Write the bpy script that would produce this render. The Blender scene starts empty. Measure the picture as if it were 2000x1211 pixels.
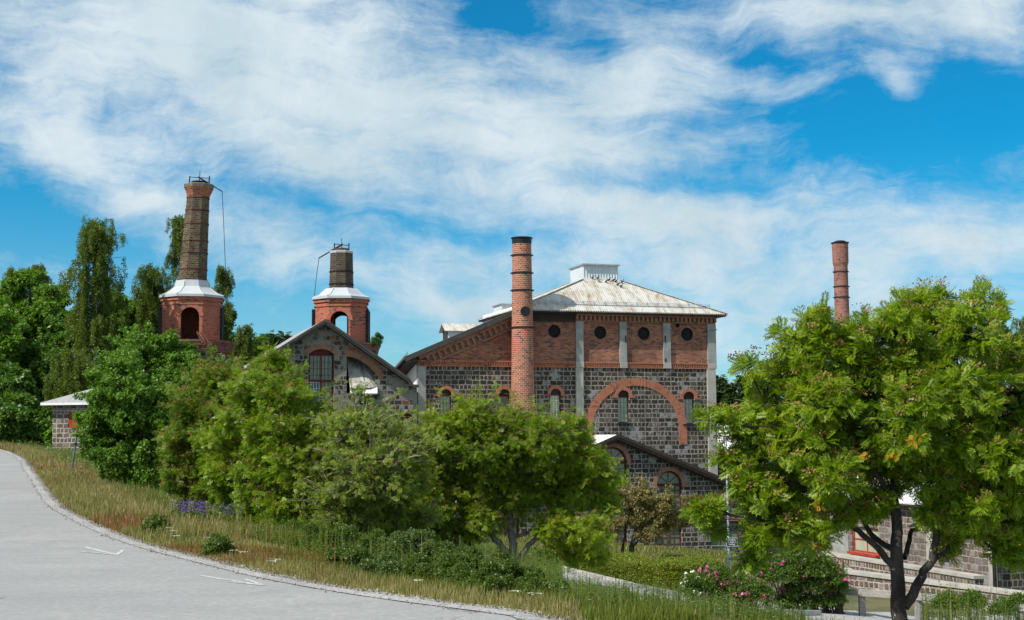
import bpy, math, random
import numpy as np
from mathutils import Vector, Matrix
from mathutils.geometry import tessellate_polygon
R = math.radians
random.seed(7); rng = np.random.default_rng(11)
C = bpy.context.scene.collection

# ------------------------------------------------------------------ camera
F_PX, CX, CY, HOR = 2600.0, 1000.0, 605.5, 850.0
PITCH = math.atan((HOR - CY) / F_PX); ROLL = 0.006
CAM = Vector((0, 0, 1.6))
fw = Vector((0, math.cos(PITCH), math.sin(PITCH)))
up0 = Vector((0, -math.sin(PITCH), math.cos(PITCH))); rt0 = Vector((1, 0, 0))
rt = (rt0 * math.cos(ROLL) - up0 * math.sin(ROLL)); up = (up0 * math.cos(ROLL) + rt0 * math.sin(ROLL))
cd = bpy.data.cameras.new('camera'); cam = bpy.data.objects.new('camera', cd); C.objects.link(cam)
cd.sensor_width = 36; cd.lens = 36 * F_PX / 2000; cd.clip_end = 20000; cd.clip_start = 0.2
m = Matrix((rt, up, -fw)).transposed().to_4x4(); m.translation = CAM; cam.matrix_world = m
bpy.context.scene.camera = cam

# ------------------------------------------------------------------ light, sky
SUN_EL = R(49); sh = Vector((-0.82, -0.60)).normalized()
SUN = Vector((sh.x * math.cos(SUN_EL), sh.y * math.cos(SUN_EL), math.sin(SUN_EL)))
sl = bpy.data.lights.new('sun', 'SUN'); sl.energy = 5.2; sl.angle = R(0.5); sl.color = (1.0, 0.95, 0.87)
so = bpy.data.objects.new('sun', sl); C.objects.link(so); so.rotation_euler = SUN.to_track_quat('Z', 'Y').to_euler()
sc = bpy.context.scene
sc.view_settings.view_transform = 'Standard'; sc.view_settings.look = 'None'
sc.view_settings.exposure = 0.12; sc.view_settings.gamma = 1.0
w = bpy.data.worlds.new('World'); sc.world = w; w.use_nodes = True
try: w.cycles.sampling_method = 'MANUAL'; w.cycles.sample_map_resolution = 512
except Exception: pass

class NT:
    """small helper for node graphs"""
    def __init__(s, tree): s.t = tree; s.n = tree.nodes; s.l = tree.links
    def _in(s, sock, v):
        if v is None: return
        if isinstance(v, bpy.types.NodeSocket): s.l.new(v, sock)
        else: sock.default_value = v
    def math(s, op, a, b=None, c=None, clamp=False):
        n = s.n.new('ShaderNodeMath'); n.operation = op; n.use_clamp = clamp
        for i, v in enumerate((a, b, c)): s._in(n.inputs[i], v)
        return n.outputs[0]
    def vmath(s, op, a, b=None, scale=None):
        n = s.n.new('ShaderNodeVectorMath'); n.operation = op
        s._in(n.inputs[0], a); s._in(n.inputs[1], b)
        if scale is not None: s._in(n.inputs['Scale'], scale)
        return n.outputs[0]
    def sep(s, v):
        n = s.n.new('ShaderNodeSeparateXYZ'); s.l.new(v, n.inputs[0]); return n.outputs
    def comb(s, x=0., y=0., z=0.):
        n = s.n.new('ShaderNodeCombineXYZ')
        for i, v in enumerate((x, y, z)): s._in(n.inputs[i], v)
        return n.outputs[0]
    def noise(s, vec, scale, detail=3., rough=.5, dist=0., color=False):
        n = s.n.new('ShaderNodeTexNoise'); s._in(n.inputs['Vector'], vec)
        n.inputs['Scale'].default_value = scale; n.inputs['Detail'].default_value = detail
        n.inputs['Roughness'].default_value = rough; n.inputs['Distortion'].default_value = dist
        return n.outputs['Color' if color else 'Fac']
    def ramp(s, v, lo, hi, a=0., b=1., smooth=True):
        n = s.n.new('ShaderNodeMapRange'); n.interpolation_type = 'SMOOTHSTEP' if smooth else 'LINEAR'
        s._in(n.inputs[0], v); n.inputs[1].default_value = lo; n.inputs[2].default_value = hi
        n.inputs[3].default_value = a; n.inputs[4].default_value = b
        return n.outputs[0]
    def mix(s, f, a, b, blend='MIX'):
        n = s.n.new('ShaderNodeMix'); n.data_type = 'RGBA'; n.blend_type = blend; n.clamp_factor = True
        col = lambda v: (*v, 1.) if isinstance(v, (tuple, list)) and len(v) == 3 else v
        s._in(n.inputs[0], f); s._in(n.inputs[6], col(a)); s._in(n.inputs[7], col(b))
        return n.outputs[2]

def build_world():
    g = NT(w.node_tree); g.n.clear()
    out = g.n.new('ShaderNodeOutputWorld'); bg = g.n.new('ShaderNodeBackground'); g.l.new(bg.outputs[0], out.inputs[0])
    sky = g.n.new('ShaderNodeTexSky'); sky.sky_type = 'NISHITA'; sky.sun_disc = False
    sky.sun_elevation = SUN_EL; sky.sun_rotation = math.atan2(SUN.x, SUN.y)
    sky.air_density = 1.0; sky.dust_density = 0.3; sky.ozone_density = 2.5
    tc = g.n.new('ShaderNodeTexCoord'); d = tc.outputs['Generated']
    x, y, z = g.sep(d)
    az = g.math('ARCTAN2', x, y); el = g.math('ARCSINE', z)
    P = g.comb(az, el, 0.)
    # warped streaky noise in azimuth/elevation
    wv = g.vmath('SUBTRACT', g.noise(P, 5., 4., .55, 0., True), (0.5, 0.5, 0.5))
    wv2 = g.vmath('SUBTRACT', g.noise(g.vmath('ADD', P, (3.1, 1.7, 0)), 22., 4., .6, 0., True), (0.5, 0.5, 0.5))
    Pw = g.vmath('ADD', g.vmath('ADD', P, g.vmath('SCALE', wv, None, .09)), g.vmath('SCALE', wv2, None, .016))
    px, py, _ = g.sep(Pw)
    def gauss(cx, cy, rx, ry, ang=0.):
        # ellipse on the sky dome, given by azimuth and elevation
        a, e = (cx - 1000) / 2600., (850 - cy) / 2600.
        ca, sa = math.cos(ang), math.sin(ang)
        dx = g.math('SUBTRACT', px, a); dy = g.math('SUBTRACT', py, e)
        u = g.math('DIVIDE', g.math('ADD', g.math('MULTIPLY', dx, ca), g.math('MULTIPLY', dy, sa)), rx / 2600.)
        v = g.math('DIVIDE', g.math('SUBTRACT', g.math('MULTIPLY', dy, ca), g.math('MULTIPLY', dx, sa)), ry / 2600.)
        q = g.math('ADD', g.math('MULTIPLY', u, u), g.math('MULTIPLY', v, v))
        return g.math('POWER', 2.718, g.math('MULTIPLY', q, -1.))
    blobs = [  # cx, cy, rx, ry, angle, weight
        (620, 190, 620, 170, -.12, .62), (330, 60, 380, 110, 0, .35), (1240, 190, 190, 90, .05, .50), (1130, 330, 420, 70, -.10, .40),
        (1320, 430, 260, 38, -.08, .5), (1650, 70, 420, 60, .0, .50), (130, 300, 260, 60, -.4, .45), (560, 500, 420, 50, -.25, .30),
        (1800, 500, 340, 70, 0, .48), (1180, 500, 320, 55, 0, .38), (650, 360, 300, 60, -.5, .30), (880, 590, 320, 40, -.2, .25), (300, 395, 70, 18, -.1, .4), (1500, 190, 110, 35, -.4, .35), (1735, 205, 45, 24, -.3, .40), (1560, 600, 420, 90, 0, .30), (1100, 640, 500, 60, 0, .2), (1950, 30, 160, 120, 0, .3),
        (985, 15, 90, 42, -.3, -.75), (1440, 110, 110, 42, -.4, -.5), (1640, 20, 60, 28, 0, -.45), (1680, 300, 330, 95, -.08, -.42), (60, 450, 260, 60, -.1, -.55), (1880, 250, 200, 60, 0, -.25),
        (520, 600, 260, 60, 0, -.30), (860, 455, 190, 22, -.1, -.42), (1280, 375, 190, 22, -.08, -.40), (30, 210, 60, 40, -.6, -.30), (1180, 90, 60, 25, -.3, -.3), (820, 650, 120, 40, 0, -.1)]
    acc = 0.10
    for cx, cy, rx, ry, an, wt in blobs: acc = g.math('MULTIPLY_ADD', gauss(cx, cy, rx, ry, an), wt, acc)
    # rotated, stretched fibres
    mp = g.n.new('ShaderNodeMapping'); mp.inputs['Rotation'].default_value = (0, 0, R(22)); mp.inputs['Scale'].default_value = (1., 4.2, 1.)
    g.l.new(Pw, mp.inputs[0])
    fib = g.noise(mp.outputs[0], 9., 9., .68, .25); fib2 = g.noise(Pw, 26., 7., .68, .15)
    dens = g.math('MULTIPLY_ADD', g.math('SUBTRACT', fib, .5), 1.35, acc)
    dens = g.math('MULTIPLY_ADD', g.math('SUBTRACT', fib2, .5), .80, dens)
    dens = g.math('ADD', dens, g.math('ADD', g.ramp(g.math('ABSOLUTE', az), .5, 1.1, 0., .35), g.ramp(el, .36, .8, 0., .15)))  # extra clouds beside and above the view, added to whiten the fill light
    mask = g.ramp(dens, -.13, .92)
    mask = g.math('MAXIMUM', mask, 0.01)
    rt_ = g.math('ADD', g.ramp(el, .05, .22, .46, .02), g.ramp(el, .42, .7, 0., .42))
    tint = g.comb(rt_, g.ramp(el, .06, .24, .90, .80), 1.10)
    blue = g.vmath('MULTIPLY', sky.outputs[0], tint)
    lo = g.ramp(el, 0., .22, 1., 0.)
    shade = g.noise(Pw, 8., 5., .6)
    cl = g.mix(g.ramp(shade, .3, .7), (5.0, 6.3, 7.0), (6.9, 7.8, 8.3))
    col = g.mix(mask, blue, cl)
    g.l.new(col, bg.inputs[0]); bg.inputs[1].default_value = 0.10
build_world()

# ------------------------------------------------------------------ helpers
def ray(px, py):
    return (fw + rt * ((px - CX) / F_PX) + up * ((CY - py) / F_PX))
def at(px, py, Y):
    d = ray(px, py); return CAM + d * (Y / d.y)
def lerp_tab(tab, x):
    if x <= tab[0][0]: return tab[0][1]
    for (a, b), (c, d) in zip(tab, tab[1:]):
        if x <= c: return b + (d - b) * (x - a) / (c - a)
    return tab[-1][1]

class Frame:
    """local frame: x along the facade, y to the back, z up; origin on the ground"""
    def __init__(s, ox, oy, oz, ang):
        s.o = Vector((ox, oy, oz)); s.a = ang
        s.u = Vector((math.cos(ang), math.sin(ang), 0)); s.v = Vector((-math.sin(ang), math.cos(ang), 0))
    def hit(s, px, py, dy=0.):
        d = ray(px, py); t = (dy - (CAM - s.o).dot(s.v)) / d.dot(s.v)
        p = CAM + d * t - s.o
        return p.dot(s.u), p.z
    def x(s, px, py=760, dy=0.): return s.hit(px, py, dy)[0]
    def z(s, px, py, dy=0.): return s.hit(px, py, dy)[1]
    def w(s, x, y, z): return s.o + s.u * x + s.v * y + Vector((0, 0, z))

def tag(o, label=None, cat=None, group=None, kind=None):
    if label: o['label'] = label
    if cat: o['category'] = cat
    if group: o['group'] = group
    if kind: o['kind'] = kind
    return o
def empty(name, loc, rz=0., label=None, cat=None, group=None):
    o = bpy.data.objects.new(name, None); C.objects.link(o); o.location = loc; o.rotation_euler = (0, 0, rz)
    return tag(o, label, cat, group)

class MB:
    """collects polygons, builds ONE mesh with metre UVs"""
    def __init__(s): s.v = []; s.f = []; s.uv = []; s.mi = []; s.sm = []
    def poly(s, pts, uv=None, mi=0, smooth=False):
        b = len(s.v); s.v += [tuple(p) for p in pts]; s.f.append(list(range(b, b + len(pts)))); s.uv.append(uv); s.mi.append(mi); s.sm.append(smooth)
    def box(s, x0, x1, y0, y1, z0, z1, mi=0):
        a = [(x0,y0,z0),(x1,y0,z0),(x1,y1,z0),(x0,y1,z0),(x0,y0,z1),(x1,y0,z1),(x1,y1,z1),(x0,y1,z1)]
        for q in ((0,1,5,4),(1,2,6,5),(2,3,7,6),(3,0,4,7),(4,5,6,7),(3,2,1,0)): s.poly([a[i] for i in q], mi=mi)
    def hexa(s, a, mi=0):   # a: 4 bottom, 4 top
        for q in ((0,1,5,4),(1,2,6,5),(2,3,7,6),(3,0,4,7),(4,5,6,7),(3,2,1,0)): s.poly([a[i] for i in q], mi=mi)
    def bar(s, p, q, w, h=None, upv=(0, 0, 1), mi=0):
        p, q = Vector(p), Vector(q); h = h or w; d = (q - p).normalized(); U = Vector(upv)
        if abs(d.dot(U)) > .98: U = Vector((1, 0, 0))
        sd = d.cross(U).normalized(); U = sd.cross(d)
        c = [sd * (i * w / 2) + U * (j * h / 2) for i, j in ((-1,-1),(1,-1),(1,1),(-1,1))]
        a = [p + k for k in c]; b = [q + k for k in c]
        for i in range(4): j = (i + 1) % 4; s.poly([a[i], a[j], b[j], b[i]][::-1], mi=mi)
        s.poly(a, mi=mi); s.poly(b[::-1], mi=mi)
    def tube(s, pts, rad, n=8, mi=0, cap=True, uvs=1.):
        pts = [Vector(p) for p in pts]; rad = rad if isinstance(rad, (list, tuple)) else [rad] * len(pts)
        rings = []; prev = None; L = 0.; Ls = []
        for i, p in enumerate(pts):
            d = (pts[min(i + 1, len(pts) - 1)] - pts[max(i - 1, 0)]).normalized()
            a = prev if prev else (Vector((1, 0, 0)) if abs(d.x) < .9 else Vector((0, 1, 0)))
            a = (a - d * a.dot(d)).normalized(); prev = a; b = d.cross(a)
            rings.append([p + (a * math.cos(2*math.pi*k/n) + b * math.sin(2*math.pi*k/n)) * rad[i] for k in range(n)])
            if i: L += (p - pts[i-1]).length
            Ls.append(L)
        for i in range(len(pts) - 1):
            for k in range(n):
                k2 = (k + 1) % n; c = 2 * math.pi * rad[0] / n
                s.poly([rings[i][k], rings[i][k2], rings[i+1][k2], rings[i+1][k]], [(k*c, Ls[i]), ((k+1)*c, Ls[i]), ((k+1)*c, Ls[i+1]), (k*c, Ls[i+1])], mi, n > 6)
        if cap: s.poly(rings[0][::-1], mi=mi); s.poly(rings[-1], mi=mi)
    def lathe(s, prof, n=32, cx=0., cy=0., rot=0., mi=0, smooth=True, caps=True, flat=False):
        """prof: (radius, z) bottom to top; radius to the corner"""
        ring = lambda r, z: [(cx + r*math.cos(rot + 2*math.pi*k/n), cy + r*math.sin(rot + 2*math.pi*k/n), z) for k in range(n)]
        r0 = max(r for r, z in prof)
        for (ra, za), (rb, zb) in zip(prof, prof[1:]):
            A, B = ring(ra, za), ring(rb, zb); c = 2 * math.pi * r0 / n; dl = math.hypot(ra-rb, za-zb) if abs(za-zb) < abs(ra-rb) else abs(zb-za)
            for k in range(n):
                k2 = (k + 1) % n
                s.poly([A[k], A[k2], B[k2], B[k]], [(k*c, za), ((k+1)*c, za), ((k+1)*c, za+dl), (k*c, za+dl)], mi, smooth)
        if caps: s.poly(ring(*prof[0])[::-1], mi=mi); s.poly(ring(*prof[-1]), mi=mi)
    def wall(s, outline, holes, y, depth, mi=0, back=False):
        """flat wall in the local x-z plane at y, holes with reveals going back by depth"""
        polys = [[Vector((a, b, 0)) for a, b in outline]] + [[Vector((a, b, 0)) for a, b in h] for h in holes]
        flat = [p for pl in polys for p in pl]
        for t in tessellate_polygon(polys):
            P = [(flat[i].x, y, flat[i].y) for i in t]
            nz = (P[1][0]-P[0][0])*(P[2][2]-P[0][2]) - (P[1][2]-P[0][2])*(P[2][0]-P[0][0])
            if nz < 0: P = P[::-1]
            s.poly(P, mi=mi)
        for pl in polys:
            for a, b in zip(pl, pl[1:] + pl[:1]):
                s.poly([(a.x, y, a.y), (b.x, y, b.y), (b.x, y + depth, b.y), (a.x, y + depth, a.y)], mi=mi)
    def ringarc(s, cx, cz, r0, r1, y0, y1, a0, a1, n=24, mi=0):
        """arch ring with radial brick UVs, front y0, back y1"""
        for k in range(n):
            t0 = a0 + (a1 - a0) * k / n; t1 = a0 + (a1 - a0) * (k + 1) / n
            p = lambda r, t, y: (cx + r*math.cos(t), y, cz + r*math.sin(t))
            rm = (r0 + r1) / 2; U = [(r0, t0*rm), (r1, t0*rm), (r1, t1*rm), (r0, t1*rm)]
            s.poly([p(r0,t0,y0), p(r1,t0,y0), p(r1,t1,y0), p(r0,t1,y0)], U, mi)
            s.poly([p(r1,t0,y0), p(r1,t0,y1), p(r1,t1,y1), p(r1,t1,y0)], [(0,t0*rm),(.1,t0*rm),(.1,t1*rm),(0,t1*rm)], mi)
            s.poly([p(r0,t0,y0), p(r0,t1,y0), p(r0,t1,y1), p(r0,t0,y1)], [(0,t0*rm),(0,t1*rm),(.1,t1*rm),(.1,t0*rm)], mi)
            if k == 0: s.poly([p(r0,t0,y0), p(r0,t0,y1), p(r1,t0,y1), p(r1,t0,y0)], mi=mi)
            if k == n-1: s.poly([p(r0,t1,y0), p(r1,t1,y0), p(r1,t1,y1), p(r0,t1,y1)], mi=mi)
    def build(s, name, mats, parent=None, loc=(0, 0, 0), rz=0.):
        me = bpy.data.meshes.new(name); me.from_pydata(s.v, [], s.f)
        mats = mats if isinstance(mats, (list, tuple)) else [mats]
        for mm in mats: me.materials.append(mm)
        me.polygons.foreach_set('material_index', s.mi); me.polygons.foreach_set('use_smooth', s.sm)
        uvl = me.uv_layers.new(name='UVMap').data; k = 0
        for p, uv in zip(me.polygons, s.uv):
            if uv is None:
                n = p.normal; uv = []
                for vi in p.vertices:
                    c = me.vertices[vi].co
                    uv.append((c.x, c.y) if abs(n.z) > .75 else ((c.x, c.z) if abs(n.y) >= abs(n.x) else (c.y, c.z)))
            for q in uv: uvl[k].uv = q; k += 1
        o = bpy.data.objects.new(name, me); C.objects.link(o); o.location = loc; o.rotation_euler = (0, 0, rz)
        if parent: o.parent = parent
        return o

# ------------------------------------------------------------------ materials
MATS = {}
def newmat(name):
    mt = bpy.data.materials.new(name); mt.use_nodes = True; g = NT(mt.node_tree)
    b = g.n['Principled BSDF']; b.inputs['Specular IOR Level'].default_value = .3; MATS[name] = mt
    return mt, g, b
def uvnode(g): return g.n.new('ShaderNodeTexCoord').outputs['UV']
def onode(g): return g.n.new('ShaderNodeTexCoord').outputs['Object']
def bump(g, b, h, strength, dist=.02):
    n = g.n.new('ShaderNodeBump'); n.inputs['Strength'].default_value = strength; n.inputs['Distance'].default_value = dist
    g.l.new(h, n.inputs['Height']); g.l.new(n.outputs[0], b.inputs['Normal'])
def plain(name, col, rough=.7, metal=0., var=.12, scale=3., bumpy=0.):
    mt, g, b = newmat(name); o = onode(g)
    n = g.noise(o, scale, 5., .6)
    c = g.mix(g.ramp(n, .25, .75), tuple(max(0, k*(1-var*1.6)) for k in col), tuple(min(1, k*(1+var)) for k in col))
    g.l.new(c, b.inputs['Base Color']); b.inputs['Roughness'].default_value = rough; b.inputs['Metallic'].default_value = metal
    if bumpy: bump(g, b, n, bumpy)
    return mt
def brick_node(g, vec, wd, ht, mortar, c1, c2, cm, squash=1., sqf=2, off=.5, msm=.1, bias=0.):
    n = g.n.new('ShaderNodeTexBrick'); g.l.new(vec, n.inputs['Vector'])
    n.inputs['Scale'].default_value = 1.; n.inputs['Brick Width'].default_value = wd; n.inputs['Row Height'].default_value = ht
    n.inputs['Mortar Size'].default_value = mortar; n.inputs['Mortar Smooth'].default_value = msm; n.inputs['Bias'].default_value = bias
    n.offset = off; n.squash = squash; n.squash_frequency = sqf
    for k, c in (('Color1', c1), ('Color2', c2), ('Mortar', cm)): n.inputs[k].default_value = (*c, 1)
    return n
def brick(name, c1, c2, cm, ht=.085, wd=.26, mortar=.010, dark=.25, darkc=(.05, .03, .03), stain=.4, lite=None):
    mt, g, b = newmat(name); uv = uvnode(g)
    wob = g.vmath('SCALE', g.vmath('SUBTRACT', g.noise(uv, 6., 2., .5, 0., True), (.5, .5, .5)), None, .02)
    v = g.vmath('ADD', uv, wob)
    n = brick_node(g, v, wd, ht, mortar, c1, c2, cm)
    # individual dark bricks, from a second brick texture with black/white cells
    k = brick_node(g, v, wd, ht, 0., (0, 0, 0), (1, 1, 1), (0, 0, 0))
    isd = g.math('MULTIPLY', g.ramp(g.sep(k.outputs[0])[0], .72, .86), g.ramp(g.noise(uv, .55, 3.), .40, .62, 0., 1.))
    col = g.mix(g.math('MULTIPLY', isd, g.math('SUBTRACT', 1., n.outputs['Fac'])), n.outputs[0], darkc)
    big = g.noise(uv, .5, 6., .65)
    col = g.mix(g.ramp(big, .35, .75, 0., stain), col, tuple(x * .35 for x in c2))
    big2 = g.noise(g.vmath('ADD', uv, (9., 4., 0)), 1.1, 6., .7)
    col = g.mix(g.ramp(big2, .52, .8, 0., .55), col, lite or cm)
    g.l.new(col, b.inputs['Base Color']); b.inputs['Roughness'].default_value = .88
    bump(g, b, g.math('SUBTRACT', 1., n.outputs['Fac']), .5, .012)
    return mt
def stone(name, c1, c2, cm, ht=.30, wd=.27, mortar=.035, patch=.5, squash=1.75, patchc=(.33, .33, .32), red=0.0):
    mt, g, b = newmat(name); uv = uvnode(g)
    wob = g.vmath('SCALE', g.vmath('SUBTRACT', g.noise(uv, 3.5, 3., .6, 0., True), (.5, .5, .5)), None, .135)
    wob = g.vmath('ADD', wob, g.vmath('SCALE', g.vmath('SUBTRACT', g.noise(uv, 11., 3., .6, 0., True), (.5, .5, .5)), None, .07))
    v = g.vmath('ADD', uv, wob)
    n = brick_node(g, v, wd, ht, mortar, c1, c2, cm, squash, 2, .43, .5)
    k = brick_node(g, v, wd, ht, 0., (0, 0, 0), (1, 1, 1), (0, 0, 0), squash, 2, .43, 0.)
    cell = g.sep(k.outputs[0])[0]
    st = g.mix(g.ramp(cell, .60, .98, 0., .7), n.outputs[0], tuple(x * 2.1 for x in c2))
    if red: st = g.mix(g.math('MULTIPLY', g.ramp(cell, .02, .06, 1., 0.), red), st, (.35, .10, .06))
    rough = g.noise(uv, 14., 4., .65)
    st = g.mix(g.ramp(rough, .40, .80, 0., .35), st, tuple(min(1, x * 3.0) for x in c2))
    fac = n.outputs['Fac']
    mo = g.mix(g.ramp(g.noise(uv, 9., 4., .6), .3, .7), tuple(x*.62 for x in cm), tuple(min(1, x*1.2) for x in cm)); mo = g.mix(g.ramp(g.noise(uv, .9, 5., .65), .40, .62, .6, 0.), mo, tuple(x*.38 for x in cm))
    col = g.mix(fac, st, mo)
    ps = g.ramp(g.math('ADD', g.noise(uv, .8, 6., .68), g.math('MULTIPLY', g.math('SUBTRACT', cell, .5), .16)), .60 - .12 * patch, .68 - .10 * patch)
    col = g.mix(g.math('MULTIPLY', ps, .85), col, g.mix(rough, tuple(x*.7 for x in patchc), patchc))
    g.l.new(col, b.inputs['Base Color']); b.inputs['Roughness'].default_value = .85
    hgt = g.math('ADD', g.math('MULTIPLY', g.math('SUBTRACT', 1., fac), 1.), g.math('MULTIPLY', rough, .5))
    bump(g, b, hgt, .8, .04)
    return mt
def metal_sheet(name, col, stainc, amt, pitch=.12, rough=.45, stripes=.35, axis=0):
    """corrugated or ribbed sheet, ribs run up the slope"""
    mt, g, b = newmat(name); uv = uvnode(g); s = g.sep(uv)
    ribs = g.math('SINE', g.math('MULTIPLY', s[axis], 2 * math.pi / pitch))
    cov = g.ramp(g.math('MULTIPLY_ADD', g.noise(g.vmath('MULTIPLY', uv, (1.6, .6, 1.)), 1.4, 7., .7), 1., g.math('MULTIPLY', g.noise(uv, 9., 4., .7), .25)), .54, .84)
    c = g.mix(g.math('MULTIPLY', cov, amt), col, stainc)
    c = g.mix(g.ramp(g.noise(uv, .7, 4.), .3, .8, 0., .25), c, tuple(x*.6 for x in col))
    g.l.new(c, b.inputs['Base Color']); b.inputs['Roughness'].default_value = rough; b.inputs['Metallic'].default_value = .0
    bump(g, b, ribs, stripes, .03)
    return mt
def wood(name, col, rough=.8, var=.5):
    mt, g, b = newmat(name); o = onode(g)
    n = g.noise(g.vmath('MULTIPLY', o, (1., 1., 9.)), 3., 5., .65); n2 = g.noise(o, 2., 4.)
    c = g.mix(g.ramp(n, .3, .7), tuple(x*(1-var) for x in col), col); c = g.mix(g.ramp(n2, .5, .8, 0., .4), c, tuple(min(1, x*1.8) for x in col))
    g.l.new(c, b.inputs['Base Color']); b.inputs['Roughness'].default_value = rough; bump(g, b, n, .3, .01)
    return mt
def glass(name, col, rough=.12, spec=.6):
    mt, g, b = newmat(name); o = onode(g)
    n = g.noise(o, 1.3, 4., .6)
    g.l.new(g.mix(n, tuple(x*.6 for x in col), tuple(x*1.3 for x in col)), b.inputs['Base Color'])
    b.inputs['Roughness'].default_value = rough; b.inputs['Specular IOR Level'].default_value = spec
    return mt
def leafmat(name, c1, c2, c3=None, trans=.35, rough=.45, obj_scale=.5):
    mt, g, b = newmat(name)
    ge = g.n.new('ShaderNodeNewGeometry'); rnd = ge.outputs['Random Per Island']
    o = onode(g); big = g.noise(o, obj_scale, 3., .6)
    f = g.math('ADD', g.math('MULTIPLY', rnd, .55), g.math('MULTIPLY', g.ramp(big, .3, .7), .45))
    col = g.mix(f, c1, c2)
    if c3: col = g.mix(g.ramp(rnd, .93, .95), col, c3)
    g.l.new(col, b.inputs['Base Color']); b.inputs['Roughness'].default_value = rough; b.inputs['Specular IOR Level'].default_value = .35
    tr = g.n.new('ShaderNodeBsdfTranslucent'); g.l.new(g.mix(1., col, (1.25, 1.45, .55), 'MULTIPLY'), tr.inputs[0])
    mx = g.n.new('ShaderNodeMixShader'); mx.inputs[0].default_value = trans
    g.l.new(b.outputs[0], mx.inputs[1]); g.l.new(tr.outputs[0], mx.inputs[2])
    g.l.new(mx.outputs[0], g.n['Material Output'].inputs['Surface'])
    return mt

M_ = MATS
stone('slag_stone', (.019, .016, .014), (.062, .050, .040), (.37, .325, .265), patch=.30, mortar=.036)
stone('slag_stone_front', (.018, .016, .015), (.050, .043, .036), (.36, .325, .27), patch=.2, ht=.29, mortar=.038)
stone('slag_stone_patched', (.022, .020, .020), (.050, .045, .042), (.30, .275, .235), ht=.30, patch=1.3, patchc=(.31, .285, .24), red=.9)
stone('slag_stone_sunny', (.09, .072, .062), (.14, .115, .10), (.45, .37, .31), patch=.25, mortar=.03)  # paler copy of the slag stone, sunlight put into the colour
stone('shed_stone', (.06, .045, .042), (.13, .10, .09), (.50, .42, .33), ht=.27, wd=.24, mortar=.04, patch=.1)
brick('red_brick_wall', (.47, .160, .072), (.17, .052, .036), (.30, .23, .18), lite=(.22, .15, .12), stain=.55)
brick('orange_brick', (.50, .150, .055), (.38, .10, .042), (.30, .22, .18), stain=.3, lite=(.36, .22, .16))
brick('cornice_brick', (.36, .15, .085), (.28, .11, .065), (.30, .23, .18), stain=.3, lite=(.33, .22, .15))
brick('chimney_brick', (.44, .12, .052), (.26, .066, .038), (.50, .40, .31), ht=.125, wd=.30, mortar=.014, stain=.25, lite=(.38, .2, .15))
brick('far_chimney_brick', (.33, .11, .07), (.22, .07, .05), (.30, .22, .19), ht=.13, wd=.30, mortar=.016, stain=.4)
brick('tower_brick', (.54, .125, .050), (.34, .078, .038), (.36, .25, .20), ht=.115, wd=.30, mortar=.013, stain=.3, lite=(.33, .18, .14))
brick('sooty_brick', (.15, .105, .058), (.022, .018, .016), (.20, .155, .10), ht=.14, wd=.32, mortar=.020, stain=.75, darkc=(.02, .016, .015), lite=(.22, .17, .10))
brick('sooty_brick_dark', (.10, .07, .045), (.03, .024, .022), (.15, .12, .085), ht=.14, wd=.32, mortar=.020, stain=.5, darkc=(.02, .016, .015), lite=(.20, .15, .09))
metal_sheet('white_corrugated_roof', (.56, .545, .50), (.27, .18, .085), 1., pitch=.16, stripes=.30)
metal_sheet('white_sheet', (.82, .82, .80), (.6, .6, .58), .3, pitch=.5, stripes=.10)
metal_sheet('corrugated_white_wall', (.66, .72, .74), (.5, .55, .56), .2, pitch=.20, stripes=1.0)
metal_sheet('grey_roofing', (.16, .16, .165), (.09, .09, .09), .5, pitch=.6, stripes=.1)
metal_sheet('zinc_roof', (.47, .50, .52), (.45, .43, .38), .35, pitch=1.2, stripes=.05, rough=.4)
metal_sheet('slate_grey_roof', (.36, .34, .34), (.20, .19, .19), .6, pitch=.35, stripes=.3)
metal_sheet('rusty_chute_metal', (.50, .47, .42), (.05, .045, .04), 1.0, pitch=.35, stripes=.5)
plain('grey_render', (.30, .30, .28), var=.16, scale=1.5, bumpy=.1)
plain('beige_render', (.40, .375, .33), var=.14, scale=1.5, bumpy=.1)
plain('white_plaster', (.80, .80, .78), var=.06)
plain('pink_plaster', (.55, .43, .35), var=.15, scale=4.)
plain('bluegrey_board', (.20, .27, .36), var=.1)
plain('dark_interior', (.012, .011, .011), var=.3)  # near-black: insides and hollows get their shade as colour
plain('black_iron', (.018, .018, .020), rough=.5, var=.3)
plain('rusty_iron', (.14, .055, .035), var=.4, scale=6.)
plain('galvanised', (.42, .46, .50), rough=.4, metal=.5, var=.15)
plain('pale_blue_pole', (.38, .50, .58), rough=.4, var=.1)
plain('green_pole', (.09, .16, .15), rough=.45, var=.2)
plain('sign_dark', (.035, .05, .06), rough=.4, var=.1)
plain('sign_white', (.75, .80, .82), rough=.5, var=.05)
plain('sooty_cap', (.20, .16, .12), var=.35, scale=2.)
plain('concrete', (.38, .38, .37), var=.2, scale=2., bumpy=.2)
plain('kerb_stone', (.40, .38, .36), var=.25, scale=3., bumpy=.3)
plain('red_paint', (.12, .017, .015), var=.25, scale=4.)
plain('bright_red_paint', (.40, .045, .025), var=.2, scale=4.)
plain('white_paint', (.75, .75, .73), var=.08)
plain('pigeon_grey', (.035, .038, .045), var=.3); plain('pigeon_pale', (.30, .31, .33), var=.2)
wood('dark_board', (.055, .042, .036)); wood('grey_board', (.085, .078, .072)); wood('grey_timber', (.34, .32, .29), var=.4); wood('brown_board', (.10, .06, .045))
wood('dark_door_board', (.05, .035, .032))
glass('green_glass', (.17, .215, .16), rough=.25, spec=.4); glass('blue_glass', (.05, .09, .16)); glass('dark_glass', (.015, .018, .018)); glass('pale_glass', (.36, .40, .29), rough=.3, spec=.4)
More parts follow.
